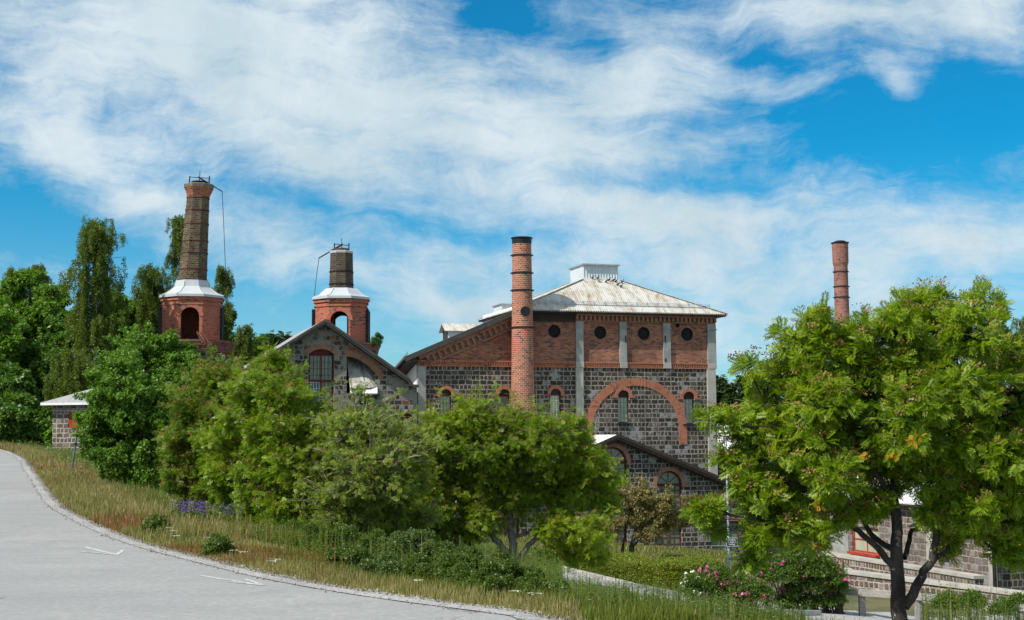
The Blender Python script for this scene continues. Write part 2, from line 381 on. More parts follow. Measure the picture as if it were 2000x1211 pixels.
plain('bark_dark', (.055, .045, .038), var=.5, scale=7., bumpy=.6); plain('bark_grey', (.24, .215, .19), var=.4, scale=9., bumpy=.5)
plain('birch_bark', (.55, .53, .50), var=.6, scale=6.)
def lichen_bark():
    mt, g, b = newmat('lichen_bark'); o = onode(g)
    n = g.noise(o, 14., 4., .6); n2 = g.noise(g.vmath('MULTIPLY', o, (1, 1, .45)), 5., 6., .7)
    c = g.mix(g.ramp(n2, .3, .7), (.018, .015, .013), (.075, .062, .050))
    c = g.mix(g.ramp(n, .64, .70), c, (.34, .36, .32))
    g.l.new(c, b.inputs['Base Color']); b.inputs['Roughness'].default_value = .95; bump(g, b, n2, .9, .03)
lichen_bark()
leafmat('rowan_leaf', (.100, .195, .006), (.275, .365, .013), (.42, .37, .02), trans=.36)
leafmat('rowan_leaf_deep', (.065, .135, .010), (.135, .215, .015), (.26, .13, .02))
leafmat('rowan_leaf_olive', (.09, .165, .010), (.200, .275, .018), (.28, .12, .03), trans=.4)
leafmat('pale_leaf', (.13, .20, .020), (.28, .34, .040), (.40, .36, .08), trans=.35)
leafmat('glossy_leaf', (.065, .155, .010), (.145, .265, .020), (.22, .26, .06), trans=.32, rough=.5)
leafmat('forest_leaf', (.070, .165, .010), (.155, .265, .018), None, trans=.38)
leafmat('forest_leaf_dark', (.045, .115, .010), (.10, .185, .014), None, trans=.3)
leafmat('birch_leaf', (.080, .125, .014), (.155, .20, .022), None, trans=.35)
leafmat('far_leaf', (.045, .080, .030), (.085, .125, .040), None, trans=.2)
leafmat('brown_leaf', (.17, .15, .055), (.30, .25, .08), (.20, .08, .04), trans=.25)
leafmat('hedge_leaf', (.10, .150, .010), (.22, .26, .020), (.22, .12, .03), trans=.25)
leafmat('rose_leaf', (.050, .110, .012), (.115, .190, .022), (.25, .25, .03))
leafmat('weed_leaf', (.052, .098, .010), (.120, .180, .018), (.20, .22, .10))
leafmat('weed_leaf_pale', (.055, .10, .020), (.130, .19, .035), (.34, .37, .24))
leafmat('rowan_fruit', (.19, .115, .035), (.27, .17, .05), None, trans=.1, rough=.8)
leafmat('orange_leaf', (.55, .22, .01), (.7, .35, .02), None)
leafmat('pink_petal', (.50, .035, .24), (.66, .16, .38), None, trans=.25); leafmat('white_petal', (.72, .72, .60), (.80, .80, .75), None, trans=.2)
leafmat('pale_pink_petal', (.55, .35, .33), (.62, .45, .40), None, trans=.2)
leafmat('lupin_petal', (.10, .055, .30), (.20, .10, .45), None, trans=.15); leafmat('lupin_seed', (.28, .25, .22), (.36, .33, .30), None)
leafmat('grass_green', (.080, .118, .012), (.18, .20, .028), (.30, .28, .12), trans=.3)
leafmat('grass_dry', (.24, .19, .075), (.40, .33, .15), (.12, .15, .04), trans=.3)
leafmat('grass_rust', (.22, .085, .035), (.32, .15, .06), (.12, .15, .04), trans=.3)
leafmat('gravel_stone', (.12, .11, .095), (.34, .32, .285), None, trans=.0, rough=.9)

# ------------------------------------------------------------------ terrain
EDGE = [(14, -12), (8, 2), (3.0, 8.5), (.35, 11.5), (0, 12.06), (-1.3, 13.4), (-2.5, 14.9), (-3.7, 16.8), (-6, 20.8), (-8.3, 25.5), (-10.7, 31), (-16.6, 46), (-23.5, 63), (-32, 80), (-46, 102), (-80, 150), (-150, 230)]
def catmull(P, n=10):
    out = []
    Q = [P[0]] + list(P) + [P[-1]]
    for i in range(1, len(Q) - 2):
        a, b, c, d = (np.array(q, float) for q in Q[i-1:i+3])
        for k in range(n):
            t = k / n
            out.append(.5 * ((2*b) + (-a + c)*t + (2*a - 5*b + 4*c - d)*t*t + (-a + 3*b - 3*c + d)*t**3))
    out.append(np.array(P[-1], float)); return np.array(out)
EP = catmull(EDGE, 8)
seg = np.diff(EP, axis=0); segl = np.hypot(seg[:, 0], seg[:, 1]); CUM = np.concatenate([[0], np.cumsum(segl)])
NRM = np.stack([-seg[:, 1], seg[:, 0]], 1) / segl[:, None]   # edge runs forward and left; right-hand side = -normal
NRM = -NRM
FT = [(0, 0), (2, .12), (7, .95), (10.5, 1.7), (14, 2.5), (17.5, 3.4), (20.5, 4.1), (25, 4.6), (33, 5.1), (45, 6.1), (56, 6.75), (70, 7.0), (100, 7.4), (6000, 7.4)]
ZT = [(-50, 0), (20, 0), (30, .12), (45, .40), (63, .80), (78, 1.15), (90, 1.22), (6000, 1.22)]
def dist_edge(X, Y):
    X = np.atleast_1d(np.asarray(X, float)); Y = np.atleast_1d(np.asarray(Y, float))
    best = np.full(X.shape, 1e9); sgn = np.ones(X.shape)
    for i in range(len(seg)):
        dx, dy = X - EP[i, 0], Y - EP[i, 1]
        t = np.clip((dx*seg[i, 0] + dy*seg[i, 1]) / segl[i]**2, 0, 1)
        qx, qy = dx - t*seg[i, 0], dy - t*seg[i, 1]; d = np.hypot(qx, qy)
        s = np.sign(dx*NRM[i, 0] + dy*NRM[i, 1]); up_ = d < best - 1e-9
        best = np.where(up_, d, best); sgn = np.where(up_, s, sgn)
    return best * np.where(sgn == 0, 1, sgn)
fx, fy = zip(*FT); zx, zy = zip(*ZT)
def gz(X, Y):
    d = dist_edge(X, Y); Y = np.atleast_1d(np.asarray(Y, float))
    zr = np.interp(Y, zx, zy)
    z = np.where(d > 0, zr*np.exp(-np.maximum(d, 0)/22.) - np.interp(np.maximum(d, 0), fx, fy), zr)
    return z
def g1(x, y): return float(gz(x, y)[0])

def grid_mesh(name, xs, ys, zfun, mat, keep=None, kind='structure', parent=None):
    XX, YY = np.meshgrid(xs, ys); Z = zfun(XX.ravel(), YY.ravel())
    V = np.stack([XX.ravel(), YY.ravel(), Z], 1); nx, ny = len(xs), len(ys)
    i, j = np.meshgrid(np.arange(nx-1), np.arange(ny-1)); a = (j*nx + i).ravel()
    Fq = np.stack([a, a+1, a+1+nx, a+nx], 1)
    if keep is not None:
        c = V[Fq].mean(1); Fq = Fq[keep(c[:, 0], c[:, 1])]
    o = quadmesh(name, V, Fq, None, [mat], smooth=True)
    if kind: o['kind'] = kind
    return o
def quadmesh(name, V, Fq, mi, mats, smooth=False, parent=None):
    me = bpy.data.meshes.new(name)
    me.vertices.add(len(V)); me.vertices.foreach_set('co', np.ascontiguousarray(V, np.float32).ravel())
    me.loops.add(len(Fq)*4); me.loops.foreach_set('vertex_index', np.ascontiguousarray(Fq, np.int32).ravel())
    me.polygons.add(len(Fq)); me.polygons.foreach_set('loop_start', np.arange(len(Fq), dtype=np.int32)*4)
    try: me.polygons.foreach_set('loop_total', np.full(len(Fq), 4, np.int32))
    except Exception: pass
    for mm in mats: me.materials.append(MATS[mm] if isinstance(mm, str) else mm)
    if mi is not None: me.polygons.foreach_set('material_index', np.ascontiguousarray(mi, np.int32))
    if smooth: me.polygons.foreach_set('use_smooth', np.ones(len(Fq), bool))
    me.update(calc_edges=True)
    o = bpy.data.objects.new(name, me); C.objects.link(o)
    if parent: o.parent = parent
    return o

def ground_materials():
    mt, g, b = newmat('ground_soil'); o = onode(g)
    n = g.noise(o, .35, 6., .65); n2 = g.noise(o, 3., 6., .7)
    c = g.mix(g.ramp(n, .35, .65), (.055, .075, .022), (.14, .12, .055)); c = g.mix(g.ramp(n2, .45, .8, 0, .6), c, (.09, .07, .045))
    g.l.new(c, b.inputs['Base Color']); b.inputs['Roughness'].default_value = .95; bump(g, b, n2, .6, .05)
    mt, g, b = newmat('asphalt'); o = onode(g)
    mp = g.n.new('ShaderNodeMapping'); mp.inputs['Rotation'].default_value = (0, 0, R(-62)); mp.inputs['Scale'].default_value = (.5, 1., 1.); g.l.new(o, mp.inputs[0])
    n = g.noise(mp.outputs[0], .8, 6., .6); n2 = g.noise(o, 60., 4., .7); n3 = g.noise(o, 1.2, 5., .6); n4 = g.noise(o, .25, 3., .5)
    c = g.mix(g.ramp(n, .3, .7), (.27, .27, .26), (.34, .335, .32)); c = g.mix(g.ramp(n3, .4, .8, 0, .5), c, (.30, .30, .29))
    c = g.mix(g.ramp(n2, .35, .75, 0, .45), c, (.38, .375, .37)); c = g.mix(g.ramp(n2, .20, .40, .4, 0.), c, (.09, .09, .09))
    n5 = g.noise(o, 14., 4., .75); c = g.mix(g.ramp(n5, .30, .72, .38, 0.), c, (.15, .15, .145)); c = g.mix(g.ramp(n5, .55, .8, 0., .5), c, (.46, .45, .42)); c = g.mix(g.ramp(n4, .45, .70, 0., .45), c, (.235, .235, .23)); c = g.mix(g.math('MULTIPLY', g.ramp(n3, .56, .60), g.ramp(n4, .5, .45, 0., .35)), c, (.22, .22, .215))
    vo = g.n.new('ShaderNodeTexVoronoi'); vo.feature = 'DISTANCE_TO_EDGE'; vo.inputs['Scale'].default_value = .17
    g.l.new(g.vmath('ADD', o, g.vmath('SCALE', g.noise(o, 1.6, 5., .7, 0., True), None, 1.1)), vo.inputs['Vector'])
    c = g.mix(g.math('MULTIPLY', g.ramp(vo.outputs[0], .0012, .006, .7, 0.), g.ramp(g.noise(o, .3, 2.), .5, .6)), c, (.08, .08, .08))
    g.l.new(c, b.inputs['Base Color']); b.inputs['Roughness'].default_value = .85; bump(g, b, n2, .35, .008)
    mt, g, b = newmat('yard_gravel'); o = onode(g)
    n = g.noise(o, .5, 5., .6); n2 = g.noise(o, 22., 5., .75); n3 = g.noise(o, 3., 4., .7)
    c = g.mix(g.ramp(n, .35, .65), (.34, .335, .33), (.43, .42, .405)); c = g.mix(g.ramp(n2, .4, .62, 0., .6), c, (.16, .155, .15)); c = g.mix(g.ramp(n3, .5, .8, 0, .5), c, (.30, .26, .21))
    g.l.new(c, b.inputs['Base Color']); b.inputs['Roughness'].default_value = .95; bump(g, b, n2, .6, .03)
    mt, g, b = newmat('chalk'); o = onode(g)
    n = g.noise(o, 25., 4., .75)
    c = g.mix(g.ramp(n, .40, .66), (.30, .30, .29), (.62, .62, .61)); g.l.new(c, b.inputs['Base Color']); b.inputs['Roughness'].default_value = .9
ground_materials()

def axis(segs):
    out = []
    for a, b, s in segs: out += list(np.arange(a, b, s))
    out.append(segs[-1][1]); return np.array(out, float)
XS = axis([(-3000, -600, 400), (-600, -100, 50), (-100, -30, 5), (-30, 30, .5), (30, 100, 5), (100, 600, 50), (600, 3000, 400)])
YS = axis([(-60, 0, 10), (0, 60, .5), (60, 120, 3), (120, 600, 40), (600, 6000, 600)])
def terrain_z(X, Y):
    d = dist_edge(X, Y); z = gz(X, Y)
    bumpy = .05*np.sin(X*1.9 + 1.3*np.sin(Y*.9)) * np.cos(Y*1.4) * np.clip((d-.6)/2, 0, 1)
    return z + bumpy - np.where(d < -.05, np.clip((-.05-d)*.5, 0, .22), 0) * (d > -12)
grid_mesh('ground', XS, YS, terrain_z, 'ground_soil')

# road: strips from the right-hand edge
def road():
    offs = np.concatenate([[-.12, .25], np.linspace(1., 22, 22)]); nv = len(offs); V = []; dv = np.array([-.95, -.31])
    for i in range(len(EP)):
        wob = .05*math.sin(i*1.7)
        for k, o in enumerate(offs):
            p = EP[i] + dv * (o + (wob if k < 2 else 0)); zr = float(np.interp(p[1], zx, zy)) if k > 1 else float(np.interp(EP[i][1], zx, zy))
            V.append((p[0], p[1], zr + .014 - (.012 if k == 0 else 0)))
    V = np.array(V); Fq = []
    for i in range(len(EP)-1):
        for k in range(nv-1): a = i*nv + k; Fq.append((a, a+nv, a+nv+1, a+1))
    o = quadmesh('road', V, np.array(Fq), None, ['asphalt'], smooth=True); tag(o, kind='structure')
    tag(o, 'grey asphalt road curving uphill to the left')
    if o.data.polygons[0].normal.z < 0: o.data.flip_normals()
    V = []; offs = [-.10, .03, .12, .26]
    for i in range(len(EP)):
        n = NRM[min(i, len(NRM)-1)]
        for k, o in enumerate(offs):
            p = EP[i] + n*(o + .05*math.sin(i*2.3+k)*(k > 1)); V.append((p[0], p[1], float(np.interp(EP[i][1], zx, zy)) + (.018 if k < 1 else .03 if k < 2 else .01 if k == 2 else -.06)))
    nv = 4; Fq = [(i*nv+k, (i+1)*nv+k, (i+1)*nv+k+1, i*nv+k+1) for i in range(len(EP)-1) for k in range(3)]
    o = quadmesh('gravel_shoulder', np.array(V), np.array(Fq), None, ['yard_gravel'], smooth=True); tag(o, kind='structure')
road()
# yard
def yard_keep(x, y):
    a = (x > .3 + .025*y) & (x < 20) & (dist_edge(x, y) > 4.6 + .5*np.sin(x*2.)) & (y < 47.5 + .8*np.sin(x*.8))
    b = (x > 1.6) & (x < 4.2) & (y >= 47) & (y < 60)
    return a | b
grid_mesh('yard', XS[(XS > -5) & (XS < 30)], YS[(YS > 8) & (YS < 62)], lambda X, Y: terrain_z(X, Y) + .02, 'yard_gravel', yard_keep)

# gravel along the road edge: loose stones, nobody could count them
class Big:
    """fast all-quad mesh collector for foliage, grass and stones"""
    def __init__(s): s.V = []; s.F = []; s.M = []; s.n = 0
    def add(s, V, Fq, mi=0):
        V = np.asarray(V, float); Fq = np.asarray(Fq); s.V.append(V); s.F.append(Fq + s.n); s.n += len(V)
        s.M.append(np.full(len(Fq), mi) if np.isscalar(mi) else np.asarray(mi))
    def inst(s, TV, TF, pos, rot, scl, mi=0):
        """copies of template TV/TF at pos with rotation matrices rot (N,3,3: columns are the axes)"""
        N, k = len(pos), len(TV); scl = np.asarray(scl, float)
        if scl.ndim == 0: scl = np.full(N, float(scl))
        V = np.einsum('nij,kj->nki', rot, TV) * scl[:, None, None] + pos[:, None, :]
        Fq = (TF[None] + (np.arange(N)*k)[:, None, None]).reshape(-1, 4)
        M = np.repeat(np.asarray(mi), len(TF)) if not np.isscalar(mi) else mi
        s.add(V.reshape(-1, 3), Fq, M)
    def tube(s, P, r, n=5, mi=0):
        P = np.asarray(P, float); r = np.asarray(r, float); L = len(P)
        T = np.gradient(P, axis=0); T /= np.linalg.norm(T, axis=1)[:, None] + 1e-9
        a = np.array([1., .13, .07]); A = a - T * (T @ a)[:, None]; A /= np.linalg.norm(A, axis=1)[:, None] + 1e-9; B = np.cross(T, A)
        th = np.linspace(0, 2*np.pi, n, endpoint=False)
        V = P[:, None, :] + r[:, None, None]*(A[:, None, :]*np.cos(th)[None, :, None] + B[:, None, :]*np.sin(th)[None, :, None])
        i, k = np.meshgrid(np.arange(L-1), np.arange(n), indexing='ij'); k2 = (k+1) % n
        Fq = np.stack([i*n+k, i*n+k2, (i+1)*n+k2, (i+1)*n+k], -1).reshape(-1, 4)
        s.add(V.reshape(-1, 3), Fq, mi)
    def build(s, name, mats, parent=None, smooth=False, origin=None):
        V = np.concatenate(s.V); Fq = np.concatenate(s.F); M = np.concatenate(s.M)
        if origin is not None: V = V - np.asarray(origin)[None]
        return quadmesh(name, V, Fq, M, mats, smooth, parent)
def unit(v): return v / (np.linalg.norm(v, axis=-1, keepdims=True) + 1e-9)
def frames(x, n):
    x = unit(x); z = unit(n - x*(x*n).sum(-1, keepdims=True)); y = np.cross(z, x)
    return np.stack([x, y, z], -1)
def rhomb(L, W, droop=0., at0=(0, 0, 0), ang=0.):
    c, s_ = math.cos(ang), math.sin(ang); P = [(0, 0, 0), (.45*L, W/2, -.02*L), (L, 0, -droop), (.45*L, -W/2, -.02*L)]
    return [(at0[0] + x*c - y*s_, at0[1] + x*s_ + y*c, at0[2] + z) for x, y, z in P]
def make_template(leaflets):
    V, Fq = [], []
    for q in leaflets: b = len(V); V += q; Fq.append((b, b+1, b+2, b+3))
    return np.array(V, float), np.array(Fq)
def rowan_template(pairs):
    q = []
    for i in range(pairs):
        x = .22 + .62*i/(pairs-1 if pairs > 1 else 1); z = -.16*x*x; l = .36 - .10*abs(i-pairs*.4)/pairs
        for sgn in (1, -1): q.append(rhomb(l, (.105 if pairs > 4 else .15), .05, (x, 0, z), sgn*R(62)))
    q.append(rhomb(.30, (.11 if pairs > 4 else .15), .05, (.86, 0, -.13)))
    return make_template(q)
T_ROWAN = rowan_template(6); T_ROWAN3 = rowan_template(4)
def clump_template(n, seed, L=.5, W=.26):
    r = random.Random(seed); q = []
    for i in range(n):
        a = r.uniform(0, 2*math.pi); d = r.uniform(.0, .45)
        q.append([(x, y, z + r.uniform(-.15, .25)) for x, y, z in rhomb(L*r.uniform(.7, 1.2), W*r.uniform(.7, 1.2), r.uniform(-.1, .2), (d*math.cos(a), d*math.sin(a), r.uniform(-.25, .25)), a + r.uniform(-.8, .8))])
    return make_template(q)
T_CLUMP = clump_template(7, 3); T_CLUMP2 = clump_template(6, 8, .55, .18); T_SINGLE = make_template([rhomb(1., .5, .1)])
def blob_template(n, seed, s=.5):
    r = random.Random(seed); q = []
    for i in range(n):
        c = Vector((r.gauss(0, .35), r.gauss(0, .35), r.gauss(0, .18)))
        u = Vector((r.gauss(0, 1), r.gauss(0, 1), r.gauss(0, 1))).normalized() * s * .5; v = u.orthogonal().normalized() * s * .5
        q.append([tuple(c + u), tuple(c + v), tuple(c - u), tuple(c - v)])
    return make_template(q)
T_SEED = make_template([rhomb(1., .16, .05)])
T_FRUIT = blob_template(20, 5, .26); T_FLOWER = blob_template(7, 9, .8)

def edge_point(t):
    """t: running length along the road edge -> point and outward normal"""
    i = np.clip(np.searchsorted(CUM, t) - 1, 0, len(seg)-1); f = (t - CUM[i]) / segl[i]
    return EP[i] + seg[i]*f[:, None], NRM[i]
def edge_samples(n, y0, y1, power=1.):
    """samples of running length whose density falls with distance"""
    ts = np.interp([y0, y1], EP[::1, 1], CUM) if False else None
    k0 = CUM[np.argmin(abs(EP[:, 1]-y0))]; k1 = CUM[np.argmin(abs(EP[:, 1]-y1))]
    u = rng.random(n)**power; return k0 + (k1-k0)*u
def gravel():
    N = 15000; t = edge_samples(N, 8, 70, 1.5); P, nr = edge_point(t); d = rng.normal(.0, .09, N) + .07
    XY = P + nr*d[:, None]; z = np.maximum(gz(XY[:, 0], XY[:, 1]), 0) + .015
    s = rng.uniform(.008, .024, N) * (1 + .6*(rng.random(N) > .93)); B = Big()
    r = unit(rng.normal(size=(N, 3))); r2 = unit(rng.normal(size=(N, 3)))
    cube = np.array([(-1,-1,-1),(1,-1,-1),(1,1,-1),(-1,1,-1),(-.7,-.8,.8),(.8,-.6,1),(.7,.9,.7),(-.8,.6,.9)])*.5
    CF = np.array([(0,1,5,4),(1,2,6,5),(2,3,7,6),(3,0,4,7),(4,5,6,7),(3,2,1,0)])
    B.inst(cube, CF, np.column_stack([XY, z]), frames(r, r2), s)
    tag(B.build('gravel', ['gravel_stone']), 'loose pale gravel along the asphalt edge', 'gravel', kind='stuff')
gravel()

# chalk arrows on the road
def road_pt(px, py):
    d = ray(px, py); t = 10.
    for _ in range(60):
        p = CAM + d*t; zr = float(np.interp(p.y, zx, zy)); t += (p.z - zr - .017) / -d.z * .8
    p = CAM + d*t; return Vector((p.x, p.y, float(np.interp(p.y, zx, zy)) + .017))
def arrow(strokes, label):
    B = MB()
    for k, (a, b, wd) in enumerate(strokes):
        A, D = road_pt(*a), road_pt(*b); dr = (D-A).normalized(); sd = dr.cross(Vector((0, 0, 1)))*wd/2; dz = Vector((0, 0, .001*k))
        B.poly([A-sd+dz, A+sd+dz, D+sd*.8+dz, D-sd*.8+dz])
        B.v[-4:] = [tuple(q) for q in (A-sd+dz, A+sd+dz, D+sd*.8+dz, D-sd*.8+dz)]
    o = B.build('chalk_arrow', M_['chalk']); tag(o, label, 'road marking', 'chalk arrows on the road')
arrow([((166, 1068), (226, 1083), .07), ((226, 1084), (241, 1074), .07), ((152, 1077), (222, 1083), .045)], 'thin white arrow marked on the asphalt further up the road')
arrow([((392, 1124), (517, 1143), .06), ((480, 1131), (515, 1143), .05), ((443, 1136), (512, 1143), .04)], 'thin white arrow marked on the asphalt nearer the camera, pointing right')

# ------------------------------------------------------------------ buildings
PHI = math.atan(.32)
_u = Vector((math.cos(PHI), math.sin(PHI), 0))
# origin of the mill's frame: foot of the left corner
def frame_at(px, Y, zg, ang=PHI):
    p = at(px, 1000, Y); return Frame(p.x, p.y, zg, ang)
_t = Frame(8.8, 88., -6.6, PHI); _x0 = _t.x(815.5); _o = _t.w(_x0, 0, 0)
FM = Frame(_o.x, _o.y, -6.6, PHI)

def arch_pts(cx, z0, z1, r, n=14):
    """rectangle with a round head: z1 springing"""
    return [(cx - r, z0), (cx + r, z0)] + [(cx + r*math.cos(math.pi*k/n), z1 + r*math.sin(math.pi*k/n)) for k in range(0, n+1)]
def circle_pts(cx, cz, r, n=28): return [(cx + r*math.cos(2*math.pi*k/n), cz + r*math.sin(2*math.pi*k/n)) for k in range(n)]

def window_rect(parent, x0, x1, z0, z1, y, cols, rows, frame_m, glass_m, bar=.035, fr=.07, name='window', sill=None, bars=None, mull=0., head=None):
    B = MB(); B.box(x0, x0+fr, y, y+.09, z0, z1); B.box(x1-fr, x1, y, y+.09, z0, z1)
    B.box(x0+fr, x1-fr, y+.003, y+.087, z0, z0+fr); B.box(x0+fr, x1-fr, y+.003, y+.087, z1-fr, z1)
    W = B.build(name, M_[frame_m], parent)
    G = MB(); G.poly([(x0+fr/2, y+.055, z0+fr/2), (x1-fr/2, y+.055, z0+fr/2), (x1-fr/2, y+.055, z1-fr/2), (x0+fr/2, y+.055, z1-fr/2)]); G.build('pane', M_[glass_m], W)
    bb = MB()
    for i in range(1, cols):
        x = x0 + fr + (x1-x0-2*fr)*i/cols; wd = mull if (mull and i*2 == cols) else bar; bb.box(x-wd/2, x+wd/2, y+.02-(.015 if wd > bar else 0), y+.05, z0+fr, z1-fr)
    for j in range(1, rows):
        z = z0 + fr + (z1-z0-2*fr)*j/rows; bb.box(x0+fr, x1-fr, y+.024, y+.046, z-bar/2, z+bar/2)
    if cols > 1 or rows > 1: bb.build('glazing_bars', M_[bars or frame_m], W)
    if sill:
        s_ = MB(); s_.box(x0-.06, x1+.06, y-.28, y+.02, z0-.09, z0-.003); s_.build('sill', M_[sill], W)
    return W
def fan_window(parent, cx, z0, z1, r, y, frame_m, glass_m, cols=4, rows=6, fr=.09):
    """tall window with a round glazed head"""
    B = MB(); n = 16
    B.box(cx-r, cx-r+fr, y, y+.09, z0, z1); B.box(cx+r-fr, cx+r, y, y+.09, z0, z1); B.box(cx-r+fr, cx+r-fr, y+.003, y+.087, z0, z0+fr); B.box(cx-r+fr, cx+r-fr, y-.01, y+.08, z1-.08, z1+.08)
    B.ringarc(cx, z1+.001, r-fr, r, y, y+.09, 0, math.pi, n); B.box(cx-.06, cx+.06, y-.012, y+.07, z0+fr, z1-.08)
    W = B.build('window', M_[frame_m], parent)
    G = MB(); G.poly([(a, y+.06, b) for a, b in arch_pts(cx, z0+.02, z1, r-.03)]); G.build('pane', M_[glass_m], W)
    bb = MB()
    for i in range(1, cols):
        x = cx - r + 2*r*i/cols
        if abs(x-cx) > .05: bb.box(x-.02, x+.02, y+.02, y+.05, z0+fr, z1-.08)
    for j in range(1, rows):
        z = z0 + (z1-z0)*j/rows; bb.box(cx-r+fr, cx+r-fr, y+.024, y+.046, z-.018, z+.018)
    for k in (1, 2, 3):
        t = math.pi*k/4; bb.bar((cx+.1*math.cos(t), y+.04, z1+.08+.1*math.sin(t)), (cx+(r-fr)*math.cos(t), y+.04, z1+(r-fr)*math.sin(t)), .035, .03, (0, 1, 0))
    bb.build('glazing_bars', M_[frame_m], W); return W

def slab(B, a, b, c, d, th, mi=0):
    """roof slab: a b c d counter-clockwise seen from above, th thickness down"""
    a, b, c, d = map(Vector, (a, b, c, d)); n = (b-a).cross(d-a).normalized()*th
    B.hexa([a-n, b-n, c-n, d-n, a, b, c, d], mi)
def slope_slab(B, a, b, c, d, th, mi=0):
    """as slab, with UVs running up the slope (a-b is the eave)"""
    a, b, c, d = map(Vector, (a, b, c, d)); n = (b-a).cross(d-a).normalized(); e = (b-a).normalized(); s_ = n.cross(e)
    uv = [((p-a).dot(e), (p-a).dot(s_)) for p in (a, b, c, d)]
    B.poly([a, b, c, d], uv, mi); n = n*th; L = [p - n for p in (a, b, c, d)]; T = [a, b, c, d]
    B.poly(L[::-1], mi=mi)
    for i in range(4): j = (i+1) % 4; B.poly([L[i], L[j], T[j], T[i]], mi=mi)

def mill():
    root = empty('mill_building', FM.o, PHI, 'tall slag-stone and red-brick mill with round windows and white hipped roof', 'building')
    X, Z = FM.x, FM.z
    xL, xR = 0., X(1397, 800); xc = X(1124, 700)              # left corner, right corner, first tall-part pilaster
    zb0, zb1 = Z(1170, 718), Z(1170, 707)                      # belt course
    dyE = -.65; zE = Z(1230, 609, dyE); xE1 = X(1421, 613, dyE)
    xT = X(1006, 700)                                          # left edge of the tall part
    zW = zE + .25
    zg = -.5
    # ---------------- stone wall with arched windows
    wins = [(871, 760, 800, 845, 11), (985, 760, 800, 845, 11), (1085.5, 759, 778, 821, 10.5), (1218, 762, 779, 826, 11), (1345.5, 765, 780, 828, 11)]
    W = []; holes = []
    for px, yt, ys, yb, hw in wins:
        cx = X(px, 800); r = X(px+hw, 800) - cx
        zt, zbm = Z(px, yt), Z(px, yb); zs = zt - r; W.append((cx, zbm, zs, r)); holes.append(arch_pts(cx, zbm, zs, r))
    B = MB(); B.wall([(xL, zg), (xR, zg), (xR, zb0), (xL, zb0)], holes, 0, .35)
    B.build('stone_wall', M_['slag_stone'], root)
    # ---------------- brick wall above the belt: left rake and tall part
    rake = lambda px, py: (X(px, py), Z(px, py))
    ra, rb = rake(815, 692), rake(1003, 612)
    sl_ = (rb[1]-ra[1])/(rb[0]-ra[0])
    discs = [(1083, 647, 12.2), (1172.5, 649.5, 12), (1257.5, 651.5, 12), (1342, 653, 12)]
    dh = []; D = []
    for px, py, r in discs:
        cx, cz = X(px, py), Z(px, py); rr = X(px+r, py) - cx; D.append((cx, cz, rr)); dh.append(circle_pts(cx, cz, rr))
    sx, sz = X(1323.5, 635), Z(1323.5, 635); dh.append(circle_pts(sx, sz, .17, 16))
    B = MB(); B.wall([(xL, zb0), (xR, zb0), (xR, zW), (xT, zW), (xT, ra[1] + sl_*(xT-ra[0])), (xL, ra[1])], dh, .004, .35)
    B.build('brick_wall', M_['red_brick_wall'], root)
    # side and back walls
    dep = 7.2
    B = MB(); B.poly([(xL, 0, zg), (xL, 0, zb0), (xL, dep, zb0), (xL, dep, zg)]); B.poly([(xR, 0, zg), (xR, dep, zg), (xR, dep, zb0), (xR, 0, zb0)]); B.poly([(xL, dep, zg), (xL, dep, zb0), (xR, dep, zb0), (xR, dep, zg)]); B.poly([(xL, dep, zb0), (xL, dep, ra[1]-1.95), (xT, dep, zW-1.7), (xT, dep, zb0)])
    B.poly([(xR, 0, zb0), (xR, dep, zb0), (xR, dep, zW), (xR, 0, zW)]); B.poly([(xT, dep, zb0), (xT, dep, zW), (xR, dep, zW), (xR, dep, zb0)]); B.poly([(xT, 0, zb0), (xT, 0, zW), (xT, dep, zW), (xT, dep, zb0)])
    B.poly([(xL, 0, zb0), (xL, 0, ra[1]), (xL, 7.2, ra[1]-1.95), (xL, 7.2, zb0)])
    B.build('side_wall', M_['white_plaster'], root)
    B = MB(); B.box(xL+.3, xR-.3, .5, .55, zg, zW-.4); B.build('dark_backing', M_['dark_interior'], root) if False else None
    # ---------------- belt course with upright bricks
    B = MB(); B.box(xL-.03, xR+.03, -.10, .0, zb1-.10, zb1); B.box(xL-.03, xR+.03, -.07, .0, zb0-.02, zb0+.07); B.box(xL, xR, -.02, 0, zb0+.07, zb1-.10)
    x = xL + .05
    while x < xR - .1: B.box(x, x+.075, -.085, -.02, zb0+.07, zb1-.10, 1); x += .17
    B.build('belt_course', [M_['orange_brick'], M_['orange_brick']], root)
    # ---------------- pilasters
    def pil(px0, px1, y_, z0, z1, mat, out=.14):
        a, b = X(px0, y_), X(px1, y_); B = MB(); B.box(a, b, -out, .0, z0, z1); B.build('pilaster', M_[mat], root); return a, b
    zc1 = Z(1170, 628)     # underside of the cornice
    pil(815.5, 830.5, 760, zg, zb0-.03, 'grey_render', .16)
    for p0, p1, full in ((1124, 1138.5, 1), (1209.5, 1223, 0), (1294.5, 1308.5, 0), (1381, 1397.2, 1)):
        a, b = pil(p0, p1, 680, zb1+.003, zc1-.02, 'grey_render')  # grey upper pilasters: the eave's shade put into the render colour
        B = MB(); B.box(a-.05, b+.05, -.19, -.14, zc1-.42, zc1-.34); B.build('pilaster_band', M_['grey_render'], root)
        B = MB(); B.box(a-.01, b+.01, -.155, -.10, zb0-.01, zb1+.001); B.build('pilaster_block', M_['beige_render'], root)
        if full: pil(p0, p1, 780, zg, zb0-.025, 'beige_render')  # beige below the belt: the sunlit tone put into the colour
